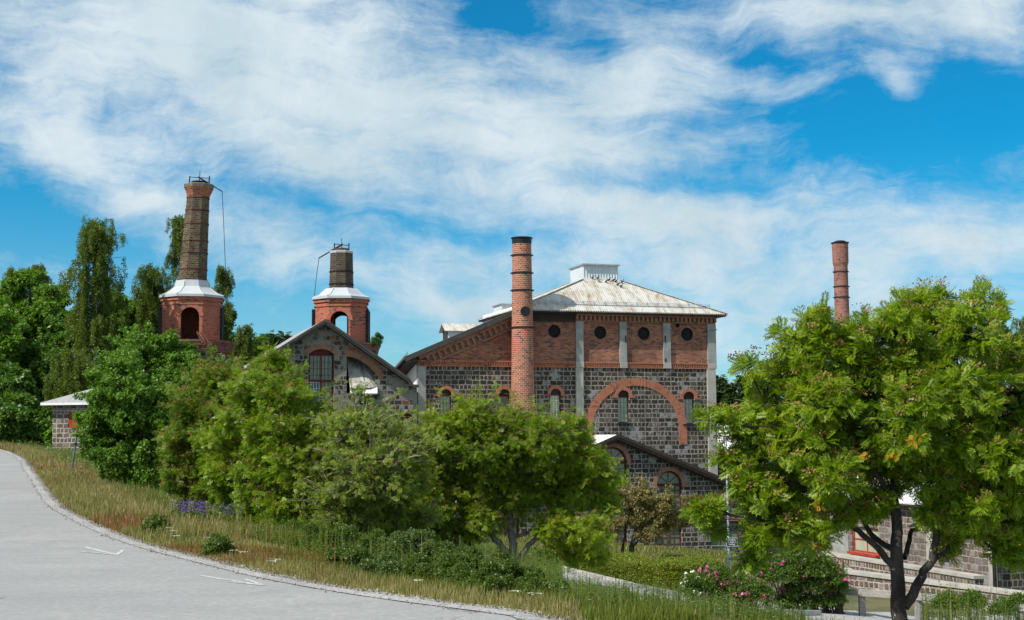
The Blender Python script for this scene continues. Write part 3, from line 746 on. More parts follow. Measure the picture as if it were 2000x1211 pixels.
    # iron tie plates on the pilasters
    for px, y0, y1 in ((1220.5, 656, 669), (1297.5, 656, 669), (1297.5, 700, 707), (1392, 822, 842)):
        x_ = X(px, 660); wd = .04 if y1 < 800 else .10; B = MB(); B.box(x_-wd, x_+wd, -.17, -.14, Z(px, y1), Z(px, y0)); B.build('iron_plate', M_['brown_board'] if y1 > 800 else M_['black_iron'], root)
    # ---------------- cornice of the tall part (dentils) and of the rake
    xk = X(1123, 615)
    B = MB(); B.box(xk, xR+.06, -.14, 0, zc1-.03, zc1+.06); zt = zE + .05
    B.box(xk, xR+.12, -.30, 0, zc1+.36, zt+.2); x = xk
    while x < xR: B.box(x, x+.14, -.26, 0, zc1+.06, zc1+.36); x += .31
    B.box(xk, xR, -.05, 0, zc1+.06, zc1+.36); B.build('cornice', M_['cornice_brick'], root)
    B = MB(); B.box(X(1040, 615), xk-.02, -.08, .0, Z(1085, 628.5), zt+.1); B.build('eave_boarding', M_['dark_door_board'], root)
    ang = math.atan(sl_); B = MB(); dr = Vector((math.cos(ang), 0, math.sin(ang))); nn = Vector((-math.sin(ang), 0, math.cos(ang)))
    A0 = Vector((xL-.05, 0, ra[1]-.02)); Ltot = (xT+.2-A0.x)/dr.x
    def strip(l0, l1, n0, n1, y0, y1=.0, mi=0):
        q = [A0 + dr*l + nn*n for l, n in ((l0, n0), (l1, n0), (l1, n1), (l0, n1))]
        B.hexa([q[0]+Vector((0,y0,0)), q[1]+Vector((0,y0,0)), q[1]+Vector((0,y1,0)), q[0]+Vector((0,y1,0)), q[3]+Vector((0,y0,0)), q[2]+Vector((0,y0,0)), q[2]+Vector((0,y1,0)), q[3]+Vector((0,y1,0))], mi)
    strip(.55, Ltot, -.92, -.80, -.12); strip(0, Ltot, -.36, -.0, -.26); strip(.4, Ltot, -.80, -.36, -.05)
    l = .45
    while l < Ltot: strip(l, l+.15, -.78, -.36, -.22); l += .40
    B.build('raking_cornice', M_['cornice_brick'], root)
    # ---------------- windows
    for k, (cx, z0, zs, r) in enumerate(W):
        wr = window_rect(root, cx-r, cx+r, z0, zs-.02, .16, 3, 5, 'dark_door_board' if k > 2 else 'red_paint', 'pale_glass' if k != 1 else 'green_glass', bar=.03, fr=.06, bars='white_paint' if k == 2 else 'grey_timber', sill='black_iron')
        B = MB(); B.poly([(a, .14, b) for a, b in arch_pts(cx, zs-.02, zs, r)]); B.build('arch_board', M_['dark_door_board'], wr)
        B = MB(); B.ringarc(cx, zs, r+.003, r+.22, -.07, .003, 0, math.pi, 18); B.box(cx-r-.42, cx-r-.003, -.09, .003, zs-.10, zs-.003); B.box(cx+r+.003, cx+r+.42, -.09, .003, zs-.10, zs-.003)
        B.build('window_arch', M_['orange_brick'], root)
    for cx, cz, rr in D:
        B = MB(); n = 28
        B.poly([(a, .20, b) for a, b in circle_pts(cx, cz, rr)]); wn = B.build('round_window', M_['dark_interior'], root)
        bb = MB(); bb.ringarc(cx, cz, rr*.93, rr-.002, .10, .16, 0, 2*math.pi, 28); bb.ringarc(cx, cz, rr*.22, rr*.30, .10, .14, 0, 2*math.pi, 14)
        for k in range(12): t = 2*math.pi*k/12; bb.bar((cx+rr*.3*math.cos(t), .13, cz+rr*.3*math.sin(t)), (cx+rr*.93*math.cos(t), .13, cz+rr*.93*math.sin(t)), .02, .02, (0, 1, 0))
        bb.build('window_spokes', M_['black_iron'], wn)
        B = MB(); B.ringarc(cx, cz, rr, rr+.13, -.012, .003, 0, 2*math.pi, 36); B.build('brick_ring', M_['red_brick_wall'], root)
    B = MB(); B.poly([(a, .15, b) for a, b in circle_pts(sx, sz, .17, 16)]); B.build('vent_hole', M_['dark_interior'], root)
    # ---------------- big relieving arch in orange brick
    ax0, ax1 = X(1148.5, 850), X(1335, 860); cx = (ax0+ax1)/2; Ri = X(1327, 860) - cx; topo = Z(1243, 738)
    zs_ = topo - (Ri + .56)*.93
    B = MB(); n = 40
    for k in range(n):
        t0, t1 = math.pi*k/n, math.pi*(k+1)/n
        def q(t, r): return Vector((cx + r*math.cos(t), -.035, zs_ + .93*r*math.sin(t)))
        r0, r1 = Ri, Ri+.56; rm = (r0+r1)/2
        B.poly([q(t0, r0), q(t0, r1), q(t1, r1), q(t1, r0)], [(0, t0*rm), (.56, t0*rm), (.56, t1*rm), (0, t1*rm)])
        for rr_ in (r0, r1):
            a, b = q(t0, rr_), q(t1, rr_); Yv = Vector((0, .04, 0)); pp = [a, b, b+Yv, a+Yv]; B.poly(pp if rr_ == r0 else pp[::-1])
    for s_ in (1, -1):
        a, b = sorted((cx + s_*Ri, cx + s_*(Ri+.56))); B.box(a, b, -.035, .005, Z(1335, 868), zs_)
    B.box(cx+Ri*.93, X(1336, 800), -.03, .002, Z(1330, 817), Z(1330, 783))
    B.build('relieving_arch', M_['orange_brick'], root)
    # ---------------- hipped roof with cupola
    dB = 7.6; xc_ = X(1160, 545, (dyE + dB)/2); hw = xE1 - xc_; xE0 = X(1003, 604, dyE); yc = (dyE + dB)/2
    ht = Z(1160, 546, yc-1.35); th = 1.35
    roof = MB(); e = [(xE0, dyE, zE), (xE1, dyE, zE), (xE1, dB, zE), (xE0, dB, zE)]; t = [(xc_-th, yc-th, ht), (xc_+th, yc-th, ht), (xc_+th, yc+th, ht), (xc_-th, yc+th, ht)]
    for i in range(4):
        j = (i+1) % 4; a, b, c, d = Vector(e[i]), Vector(e[j]), Vector(t[j]), Vector(t[i]); ee = (b-a).normalized(); nrm = (b-a).cross(d-a).normalized(); ss = nrm.cross(ee)
        P = [a, b, c, d]; roof.poly(P, [((p-a).dot(ee), (p-a).dot(ss)) for p in P])
        dz = Vector((0, 0, -.07)); roof.poly([a+dz, b+dz, b, a])
    rf = roof.build('hipped_roof', M_['white_corrugated_roof'], root)
    # wavy front edge of the sheets
    wv = MB(); x = xE0
    while x < xE1-.08: wv.poly([(x, dyE-.004, zE-.001), (x+.04, dyE-.004, zE-.06), (x+.08, dyE-.004, zE-.06), (x+.12, dyE-.004, zE-.001)][::1]); x += .16
    wv.build('sheet_edge', M_['dark_board'], rf)
    B = MB(); B.box(xE0+.06, xE1-.06, dyE+.06, dB-.06, zE-.16, zE-.075); B.build('soffit', M_['dark_door_board'], root)
    # ridge flashings
    B = MB()
    for a, b in zip(e, t): B.bar(Vector(a)+Vector((0, 0, .03)), Vector(b)+Vector((0, 0, .03)), .22, .03)
    B.build('hip_flashing', M_['white_corrugated_roof'], rf)
    # snow guard
    B = MB(); k_ = .16; sy = dyE + (yc-th-dyE)*k_; szz = zE + (ht-zE)*k_; sx0, sx1 = xE0 + hw*.15, xE1 - 1.1
    for dz in (.08, .17, .26): B.bar((sx0, sy, szz+dz), (sx1, sy, szz+dz), .025)
    n = 17
    for i in range(n+1): x = sx0 + (sx1-sx0)*i/n; B.bar((x, sy, szz-.02), (x, sy, szz+.30), .035); B.bar((x, sy+.45, szz+.18), (x, sy, szz+.27), .03)
    B.build('snow_guard', M_['galvanised'], root)
    # cupola
    ztop = Z(1160, 518, yc-1.3); cu = MB(); h_ = 1.26
    q = [(xc_-h_, yc-h_), (xc_+h_, yc-h_), (xc_+h_, yc+h_), (xc_-h_, yc+h_)]
    for i in range(4):
        (a0, b0), (a1, b1) = q[i], q[(i+1) % 4]; cu.poly([(a0, b0, ht-.1), (a1, b1, ht-.1), (a1, b1, ztop), (a0, b0, ztop)])
    cup = cu.build('cupola', M_['corrugated_white_wall'], root)
    B = MB(); o_ = .10; B.box(xc_-h_-o_, xc_+h_+o_, yc-h_-.16, yc+h_+o_, ztop, ztop+.09); B.build('cupola_roof', M_['galvanised'], cup)
    B = MB(); B.box(xc_-h_-.05, xc_+h_+.05, yc-h_-.08, yc-h_-.012, ht-.10, ht+.10); B.build('flashing', M_['white_sheet'], cup)
    # ---------------- left wing roof: plane rising with the rake, running back
    a_ = Vector((ra[0], 0, ra[1])); over = 1.0; y0, y1 = -.55, dep
    lo = a_ + dr*(-over) + nn*.20; hi = a_ + dr*((xc_-1.0-ra[0])/dr.x) + nn*.20; hi2 = a_ + dr*((xT+.3-ra[0])/dr.x) + nn*.20
    V_ = lambda p, y: Vector((p.x, y, p.z)); y1 = 7.5; bk = Vector((0, 0, -1.6)); B = MB(); slope_slab(B, V_(lo, y1)+bk, V_(lo, y0), V_(hi2, y0), V_(hi2, y1)+bk, .10); B.build('wing_roof', M_['grey_roofing'], root)
    B = MB(); L0, L1 = lo - nn*.11, hi2 - nn*.11
    for (na, nb, yy) in ((-.20, .10, y0-.05),):
        q = [L0 + nn*na, L1 + nn*na, L1 + nn*nb, L0 + nn*nb]; B.hexa([V_(q[0], yy), V_(q[1], yy), V_(q[1], yy+.05), V_(q[0], yy+.05), V_(q[3], yy), V_(q[2], yy), V_(q[2], yy+.05), V_(q[3], yy+.05)])
    B.build('barge_board', M_['grey_board'], root)
    B = MB(); B.hexa([(xL-.75, y0+.05, ra[1]-.42), (xL-.02, y0+.05, ra[1]-.42), (xL-.02, y1, ra[1]-2.1), (xL-.75, y1, ra[1]-2.1), (xL-.75, y0+.05, ra[1]-.36), (xL-.02, y0+.05, ra[1]-.36), (xL-.02, y1, ra[1]-2.04), (xL-.75, y1, ra[1]-2.04)]); B.build('soffit_board', M_['dark_board'], root)
    B = MB(); gx = lo.x+.25; gzz = lo.z+.18
    for dz in (0, .12): B.bar((gx, y0, gzz+dz), (gx, y1, gzz+dz-1.7), .03)
    for i in range(14): yy = y0 + (y1-y0)*i/13; qz = gzz - 1.7*(yy-y0)/(y1-y0); B.bar((gx, yy, qz-.15), (gx, yy, qz+.16), .04)
    B.build('eave_snow_guard', M_['galvanised'], root)
    # dormer on the wing roof
    def roofz(x): return a_.z + (x-a_.x)*math.tan(ang) + .20/math.cos(ang)
    dy0, dy1 = 2.2, 3.5; dx0 = X(875, 650, dy0); dx1 = X(955, 640, dy0); zr = Z(875, 644, dy0); zp = Z(868, 631.5, (dy0+dy1)/2)
    B = MB(); ym = (dy0+dy1)/2
    B.poly([(dx0, dy0, roofz(dx0)-1.2), (dx1, dy0, roofz(dx1)-1.2), (dx1, dy0, zr), (dx0, dy0, zr)]); B.poly([(dx0, dy1, zr), (dx1, dy1, zr), (dx1, dy1, roofz(dx1)-1.2), (dx0, dy1, roofz(dx0)-1.2)])
    dm = B.build('dormer', M_['corrugated_white_wall'], root)
    B = MB(); B.poly([(dx0+.02, dy0, roofz(dx0)-1.2), (dx0+.02, dy0, zr), (dx0+.02, ym, zp-.05), (dx0+.02, dy1, zr), (dx0+.02, dy1, roofz(dx0)-1.2)]); B.build('gable_opening', M_['dark_board'], dm)
    B = MB(); xo = dx0-.25
    slope_slab(B, (xo, dy0-.2, zr-.08), (dx1, dy0-.2, zr-.08), (dx1, ym, zp), (xo, ym, zp), .05); slope_slab(B, (dx1, dy1+.2, zr-.08), (xo, dy1+.2, zr-.08), (xo, ym, zp), (dx1, ym, zp), .05)
    B.build('dormer_roof', M_['white_corrugated_roof'], dm)
    # small vent housing
    dy0, dy1 = 3.5, 5.3; vx0, vx1 = X(979, 605, dy0), X(1012, 605, dy0); vz = Z(985, 595, dy0)
    B = MB(); B.box(vx0, vx1, dy0, dy1, roofz(vx0)-1.6, vz); vt = B.build('roof_vent', M_['corrugated_white_wall'], root)
    B = MB(); B.box(vx0-.08, vx1+.08, dy0-.1, dy1+.08, vz+.001, vz+.07); B.build('vent_cap', M_['galvanised'], vt)
    return dict(xc=xc_, yc=yc, ht=ht, th=th, zE=zE, dyE=dyE, roofp=(dyE, zE, yc-th, ht))
MI = mill()

# round brick chimney in front of the mill
def round_chimney(px, Y, y_top, y_base_z, r_top, r_bot, bands, mat, label, disc=None, cap='black_iron', flare=None):
    p = at(px, 900, Y); zg = y_base_z
    root = empty('brick_chimney', (p.x, p.y, zg), 0, label, 'chimney', 'round brick factory chimneys')
    zt = at(px, y_top, Y).z - zg; Zp = lambda py: at(px, py, Y).z - zg
    rad = lambda z: r_bot + (r_top-r_bot)*z/zt
    prof = [(rad(zt*k/10), zt*k/10) for k in range(11)]
    if flare: prof = [q for q in prof if q[1] < Zp(flare[1])-.1] + [(rad(Zp(flare[1])), Zp(flare[1])), (flare[2], Zp(flare[0])), (flare[2]*1.02, zt)]
    B = MB(); B.lathe(prof, 40); B.build('shaft', M_[mat], root)
    for y_ in bands:
        z = Zp(y_); r = rad(z) + .02; B = MB(); B.lathe([(r, z-.05), (r+.04, z-.045), (r+.04, z+.045), (r, z+.05)], 40); B.box(r, r+.10, -.05, .05, z-.035, z+.035); B.box(-r-.10, -r, -.05, .05, z-.035, z+.035); B.build('iron_band', M_[cap], root)
    B = MB(); r = r_top if not flare else flare[2]; B.lathe([(r+.02, zt-(.36 if not flare else .08)), (r+.04, zt-.02), (r+.10, zt), (r+.10, zt+.05), (r-.12, zt+.06), (r-.12, zt-.1)], 40); B.build('cap_ring', M_[cap], root)
    if flare:
        B = MB(); B.lathe([(r*.72, zt+.05), (r*.72, zt+.16), (r*.5, zt+.22)], 24); B.build('cap_lid', M_[cap], root)
    if disc:
        dx, dyp, rr = disc; q = at(dx, dyp, Y); z = q.z - zg; R0 = rad(z); lx = q.x - p.x; B = MB(); n = 28
        an = math.asin(max(-1, min(1, lx/R0))); c_ = Vector((math.sin(an)*(R0+.03), -math.cos(an)*(R0+.03), z)); tx = Vector((math.cos(an), math.sin(an), 0)); nv = Vector((math.sin(an), -math.cos(an), 0))
        ring = [c_ + tx*rr*math.cos(2*math.pi*k/n) + Vector((0, 0, rr*math.sin(2*math.pi*k/n))) for k in range(n)]
        B.poly([v + nv*.02 for v in ring]); 
        for k in range(n): B.poly([ring[k], ring[(k+1) % n], ring[(k+1) % n]+nv*.02, ring[k]+nv*.02]); B.poly([ring[k]-nv*.25, ring[(k+1) % n]-nv*.25, ring[(k+1) % n], ring[k]])
        B.build('round_hatch', M_['black_iron'], root)
    return root
round_chimney(1022, 84.5, 466, -6.5, .60, .88, (499, 533.5, 567.5, 640), 'chimney_brick', 'round red brick chimney with black iron bands standing close before the mill front', disc=(1026, 609.5, .31))
round_chimney(1653, 118, 475, -7., .60, .78, (484, 531, 560, 581), 'far_chimney_brick', 'distant round brick chimney with flared top behind the big rowan', flare=(513, 520, .70))

# ------------------------------------------------------------------ low gabled hall in front of the mill
def front_hall():
    DY = -3.6
    o = FM.w(FM.x(905, 1000, DY), DY, 0); FF = Frame(o.x, o.y, -6.6, PHI); X, Z = FF.x, FF.z
    root = empty('gabled_hall', FF.o, PHI, 'low slag-stone hall with dark gable roof and red arched windows, in front of the mill', 'building')
    pk = (X(1208, 848, -.5), Z(1208, 849, -.5)); re = (X(1404, 931, -.5), Z(1404, 931, -.5)); le = (X(919, 978, -.5), Z(919, 978, -.5))
    sr = (re[1]-pk[1])/(re[0]-pk[0]); sl_ = (pk[1]-le[1])/(pk[0]-le[0])
    xl, xr = 0., X(1482, 1000); zg = -.6; zt = lambda x: pk[1] - .22 + (sr*(x-pk[0]) if x > pk[0] else -sl_*(pk[0]-x))
    holes = []; fans = []; rects = []
    for px, yt, yb, hw in ((1307.5, 920, 1002, 24.5), (1197, 873, 992, 28), (1100, 925, 1002, 24), (1405, 965, 1000, 19)):
        cx = X(px, 950); r = X(px+hw, 950)-cx; zs = Z(px, yt) - r; z0 = Z(px, yb); fans.append((cx, z0, zs, r)); holes.append(arch_pts(cx, z0, zs, r))
    for x0, x1, y0, y1 in ((1282, 1332, 1021, 1079), (1184, 1226, 1021, 1082), (1075, 1120, 1022, 1084), (964, 1014, 1012, 1098), (1388, 1463, 1018, 1100)):
        a = (X(x0, 1050), X(x1, 1050), Z((x0+x1)/2, y1), Z((x0+x1)/2, y0)); rects.append(a); holes.append([(a[0], a[2]), (a[1], a[2]), (a[1], a[3]), (a[0], a[3])])
    B = MB(); B.wall([(xl, zg), (xr, zg), (xr, zt(xr)), (pk[0], zt(pk[0])), (xl, zt(xl))], holes, 0, .35)
    B.build('stone_wall', M_['slag_stone_front'], root)
    B = MB(); dp = -DY - .02
    for q in ([(xl, 0, zg), (xl, 0, zt(xl)), (xl, dp, zt(xl)), (xl, dp, zg)], [(xr, 0, zg), (xr, dp, zg), (xr, dp, zt(xr)), (xr, 0, zt(xr))]): B = MB(); B.poly(q); B.build('side_wall', M_['slag_stone_front'], root)
    for i, (cx, z0, zs, r) in enumerate(fans):
        fan_window(root, cx, z0, zs, r, .15, 'red_paint', 'green_glass', 4, 5 if i != 1 else 7)
        B = MB(); B.ringarc(cx, zs, r+.003, r+.27, -.02, .003, -.15, math.pi+.15, 20); B.build('window_arch', M_['cornice_brick'], root)
    for i, (x0, x1, z0, z1) in enumerate(rects):
        w_ = window_rect(root, x0, x1, z0, z1, .14, 4, 4 if i < 3 else 5, 'red_paint', 'green_glass', bar=.035, fr=.10, bars='rusty_iron', mull=.16, sill='galvanised' if i < 3 else None, name='window' if i < 3 else 'door')
        B = MB(); B.box(x0-.05, x1+.05, -.03, .003, z1+.003, z1+.26); B.build('brick_lintel', M_['cornice_brick'], root)
    # roof
    y0, y1 = -.5, -DY - .03; T = Vector((pk[0], 0, pk[1])); Rr = Vector((xr+.5, 0, pk[1]+sr*(xr+.5-pk[0]))); Ll = Vector((xl-.6, 0, pk[1]-sl_*(pk[0]-xl+.6)))
    V_ = lambda p, y, dz=0: Vector((p.x, y, p.z+dz))
    B = MB(); slope_slab(B, V_(Ll, y1), V_(Ll, y0), V_(T, y0), V_(T, y1), .08); B.build('roof', M_['white_sheet'], root)
    B = MB(); slope_slab(B, V_(Rr, y0), V_(Rr, y1), V_(T, y1), V_(T, y0), .08); B.build('roof', M_['grey_roofing'], root)
    B = MB()
    for p, q in ((T, Rr), (Ll, T)):
        for (na, nb, ya, yb) in ((-.16, .05, y0-.07, y0-.01), (-.30, -.163, y0-.03, y0+.03), (-.42, -.304, y0+.20, y0+.26)):
            B.hexa([V_(p, ya, na), V_(q, ya, na), V_(q, yb, na), V_(p, yb, na), V_(p, ya, nb), V_(q, ya, nb), V_(q, yb, nb), V_(p, yb, nb)])
    B.build('barge_board', M_['dark_board'], root)
    B = MB()
    for p, q in ((T, Rr), (Ll, T)): B.hexa([V_(p, y0, -.14), V_(q, y0, -.14), V_(q, 0., -.14), V_(p, 0., -.14), V_(p, y0, -.10), V_(q, y0, -.10), V_(q, 0., -.10), V_(p, 0., -.10)])
    B.build('soffit', M_['dark_board'], root)
    return FF
FF = front_hall()

# low plastered annex and its downpipe to the left of the hall
def annex():
    o = FM.w(FM.x(770, 1060, -6.), -6., 0); A = Frame(o.x, o.y, g1(o.x, o.y) - .3, PHI); X, Z = A.x, A.z
    root = empty('plastered_annex', A.o, PHI, 'small pink-plastered annex half hidden behind the rowans, left of the gabled hall', 'building')
    x1 = X(893, 1060); zt = Z(850, 1012)
    B = MB(); B.box(0, x1, 0, 4.5, -.5, zt); B.build('wall', M_['pink_plaster'], root)
    B = MB(); slope_slab(B, (-.3, -.3, zt+.02), (x1+.2, -.3, zt+.02), (x1+.2, 4.6, zt+1.5), (-.3, 4.6, zt+1.5), .1); B.build('roof', M_['grey_roofing'], root)
    B = MB(); xx = X(875, 1070); B.tube([(xx, -.08, 0), (xx, -.08, zt-.1)], .06, 10); B.build('downpipe', M_['green_pole'], root)
annex()

# ------------------------------------------------------------------ gabled stone building to the left
def left_gable():
    DY = -.9
    xr_off = FM.x(817, 760, DY); x0 = FM.x(440, 800, DY); o = FM.w(x0, DY, 0); G = Frame(o.x, o.y, -5.5, PHI); X, Z = G.x, G.z
    root = empty('furnace_house', G.o, PHI, 'patched stone gable building with tall red window and broken arch, left of the mill', 'building')
    ov = -.6; pk = (X(635.5, 624.5, ov), Z(635.5, 624.5, ov)); rr = (X(799, 739, ov), Z(799, 739, ov)); ll = (X(500, 708, ov), Z(500, 708, ov))
    sr = (rr[1]-pk[1])/(rr[0]-pk[0]); sl_ = (pk[1]-ll[1])/(pk[0]-ll[0]); xe = rr[0]; xend = X(817.5, 752, ov)
    zt = lambda x: pk[1] - .22 + (sr*(x-pk[0]) if x > pk[0] else -sl_*(pk[0]-x))
    xr = X(814.5, 790); zr = Z(812, 754); xk = pk[0] + (zr-(pk[1]-.22))/sr
    wx0, wx1 = X(603, 740), X(652.5, 740); wz0, wzs, wzt = Z(628, 812), Z(628, 692), Z(628, 682)
    # segmental head
    cxw = (wx0+wx1)/2; hh = (wx1-wx0)/2; rise = wzt-wzs; Rw = (hh*hh + rise*rise)/(2*rise); a0 = math.asin(hh/Rw)
    seg_ = [(cxw + Rw*math.sin(a), wzt - Rw + Rw*math.cos(a)) for a in [a0 - 2*a0*k/10 for k in range(11)]]
    h1 = [(wx0, wz0), (wx1, wz0)] + seg_
    P = lambda px, py: (X(px, py), Z(px, py))
    arc = [P(677, 696), P(690, 697.5), P(703, 703), P(715, 711), P(725, 719), P(733, 728)][::-1]
    h2 = [P(677, 768), P(736, 768), P(736, 748), P(733, 748)] + arc
    # lower arched window right
    cx = X(787, 800); r = X(812, 800)-cx-.15; zs = Z(787, 806) - r*.5; h3 = [(cx-r, zs-2.6), (cx+r, zs-2.6)] + [(cx+r*math.cos(math.pi*k/12), zs+.5*r*math.sin(math.pi*k/12)) for k in range(13)]
    B = MB(); B.wall([(0, -1), (xr, -1), (xr, zr), (xk, zr), (pk[0], zt(pk[0])), (0, zt(0))], [h1, h2, h3], 0, .45)
    B.build('stone_wall', M_['slag_stone_patched'], root)
    B = MB(); B.poly([(0, 0, -1), (0, 0, zt(0)), (0, 11, zt(0)), (0, 11, -1)]); B.poly([(xk, .5, 1), (xk, .5, zr), (xk, 11, zr), (xk, 11, 1)]); B.poly([(xk, 11, zr), (0, 11, zt(0)), (0, 11, -1), (xk, 11, -1)]); B.build('side_wall', M_['slag_stone_patched'], root)
    # tall window: frame with a red head board, green panes, one blue casement
    W = window_rect(root, wx0, wx1, wz0, wzs+.03, .2, 6, 9, 'red_paint', 'green_glass', bar=.022, fr=.10, bars='rusty_iron', mull=.13)
    B = MB(); B.poly([(a, .19, b) for a, b in [(wx0, wzs+.03), (wx1, wzs+.03)] + seg_]); B.build('head_board', M_['red_paint'], W)
    B = MB(); zm = Z(628, 743.5); B.box(wx0+.1, wx1-.1, .15, .24, zm-.06, zm+.06); B.build('transom', M_['red_paint'], W)
    bx1 = X(625, 760); B = MB(); B.poly([(wx0+.12, .235, wz0+.1), (bx1, .235, wz0+.1), (bx1, .235, zm-.07), (wx0+.12, .235, zm-.07)]); cs = B.build('casement', M_['blue_glass'], W)
    B = MB()
    for k in range(4): x = wx0+.14 + (bx1-wx0-.16)*k/3; B.box(x-.018, x+.018, .19, .23, wz0+.1, zm-.07)
    for k in range(6): z = wz0+.12 + (zm-.22-wz0)*k/5; B.box(wx0+.13, bx1-.01, .195, .225, z-.016, z+.016)
    B.build('casement_bars', M_['galvanised'], W)
    B = MB()    # brick head over the window
    n = 12
    for k in range(n):
        ta, tb = math.pi/2 - a0*1.12 + 2*a0*1.12*k/n, math.pi/2 - a0*1.12 + 2*a0*1.12*(k+1)/n; q = lambda t, r_, y: (cxw + r_*math.cos(t), y, wzt-Rw + r_*math.sin(t)); r0, r1 = Rw+.01, Rw+.32; rm = r0
        B.poly([q(ta, r0, -.02), q(ta, r1, -.02), q(tb, r1, -.02), q(tb, r0, -.02)], [(0, ta*rm), (.3, ta*rm), (.3, tb*rm), (0, tb*rm)])
        B.poly([q(ta, r1, -.02), q(ta, r1, .003), q(tb, r1, .003), q(tb, r1, -.02)])
    B.build('window_arch', M_['cornice_brick'], root)
    # brick arch band over the broken opening, from (672,690) down to (745,742)
    up_ = [P(673, 682), P(692, 684), P(707, 690), P(720, 698), P(732, 709), P(744, 722), P(752, 733)]; dn = [P(673, 695), P(690, 697), P(703, 702.5), P(715, 710.5), P(725, 718.5), P(734, 728), P(741, 741)]
    B = MB(); L = 0
    for i in range(6):
        a, b, c, d = up_[i], up_[i+1], dn[i+1], dn[i]; dl = math.hypot(b[0]-a[0], b[1]-a[1])
        B.poly([(d[0], -.03, d[1]), (c[0], -.03, c[1]), (b[0], -.03, b[1]), (a[0], -.03, a[1])], [(0, L), (0, L+dl), (.45, L+dl), (.45, L)]); L += dl
        B.poly([(a[0], -.03, a[1]), (b[0], -.03, b[1]), (b[0], .003, b[1]), (a[0], .003, a[1])]); B.poly([(c[0], -.03, c[1]), (d[0], -.03, d[1]), (d[0], .003, d[1]), (c[0], .003, c[1])])
    B.build('relieving_arch', M_['cornice_brick'], root)
    # brick patch under the eave
    B = MB(); q = [P(671, 671), P(700, 688), P(692, 683.5), P(673, 681.5)]; B.poly([(a, -.012, b) for a, b in (q[3], q[2], q[1], q[0])]); B.build('brick_patch', M_['red_brick_wall'], root)
    # sheet chute leaning out of the opening
    def W3(px, py, dy): x, z = G.hit(px, py, dy); return (x, dy, z)
    B = MB(); tl, tr, bl, br = W3(676, 690, 1.5), W3(712, 702, 1.5), W3(684, 759, -.5), W3(722, 757, -.5)
    slope_slab(B, bl, br, tr, tl, .05); B.build('chute', M_['rusty_chute_metal'], root)
    B = MB(); slope_slab(B, W3(684, 768, -.95), W3(737, 768, -.95), W3(737, 756, -.1), W3(684, 759, -.1), .06); B.build('chute_lip', M_['white_sheet'], root)
    B = MB(); slope_slab(B, br, W3(737, 756, -.1), W3(720, 704, 1.5), tr, .04); B.build('chute_side', M_['rusty_chute_metal'], root)
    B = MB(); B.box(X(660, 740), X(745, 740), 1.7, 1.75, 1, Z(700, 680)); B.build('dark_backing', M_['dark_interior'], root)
    B = MB(); B.box(X(690, 775), X(738, 775), -.55, .0, Z(710, 774), Z(710, 770)); B.build('chute_bracket', M_['dark_board'], root)
    # lower arched window
    B = MB(); B.poly([(a, .2, b) for a, b in h3]); wn = B.build('window', M_['red_paint'], root)
    B = MB(); B.box(cx-r+.12, cx-.06, .15, .19, zs-2.5, zs-.05); B.box(cx+.06, cx+r-.12, .15, .19, zs-2.5, zs-.05); B.build('pane', M_['green_glass'], wn)
    # roof
    T = Vector((pk[0], 0, pk[1])); Re = Vector((xe, 0, rr[1])); Rf = Vector((xend, 0, Z(817.5, 753, ov))); Ll = Vector((-.8, 0, pk[1]-sl_*(pk[0]+.8))); V_ = lambda p, y, dz=0: Vector((p.x, y, p.z+dz)); y0, y1 = ov, 11.2
    B = MB(); slope_slab(B, V_(Ll, y1), V_(Ll, y0), V_(T, y0), V_(T, y1), .08); slope_slab(B, V_(Re, y0), V_(Re, y1), V_(T, y1), V_(T, y0), .08)
    Rm = Re.lerp(Rf, .45) + Vector((0, 0, -.22)); slope_slab(B, V_(Rm, y0), V_(Rm, y1), V_(Re, y1), V_(Re, y0), .06); slope_slab(B, V_(Rf, y0), V_(Rf, y1), V_(Rm, y1), V_(Rm, y0), .06)
    B.build('roof', M_['slate_grey_roof'], root)
    B = MB()
    for p, q in ((T, Re), (Ll, T), (Re, Rm), (Rm, Rf)):
        big = p is T or q is T
        for (na, nb, ya, yb) in ((-.13, .05, y0-.08, y0-.01), (-.26, -.134, y0-.04, y0+.03)):
            if not big and na < -.2: continue
            B.hexa([V_(p, ya, na), V_(q, ya, na), V_(q, yb, na), V_(p, yb, na), V_(p, ya, nb), V_(q, ya, nb), V_(q, yb, nb), V_(p, yb, nb)])
    B.build('barge_board', M_['grey_board'], root)
    B = MB()
    for p, q in ((T, Re), (Ll, T)): B.hexa([V_(p, y0, -.16), V_(q, y0, -.16), V_(q, 0., -.16), V_(p, 0., -.16), V_(p, y0, -.10), V_(q, y0, -.10), V_(q, 0., -.10), V_(p, 0., -.10)])
    B.build('soffit', M_['dark_board'], root)
left_gable()

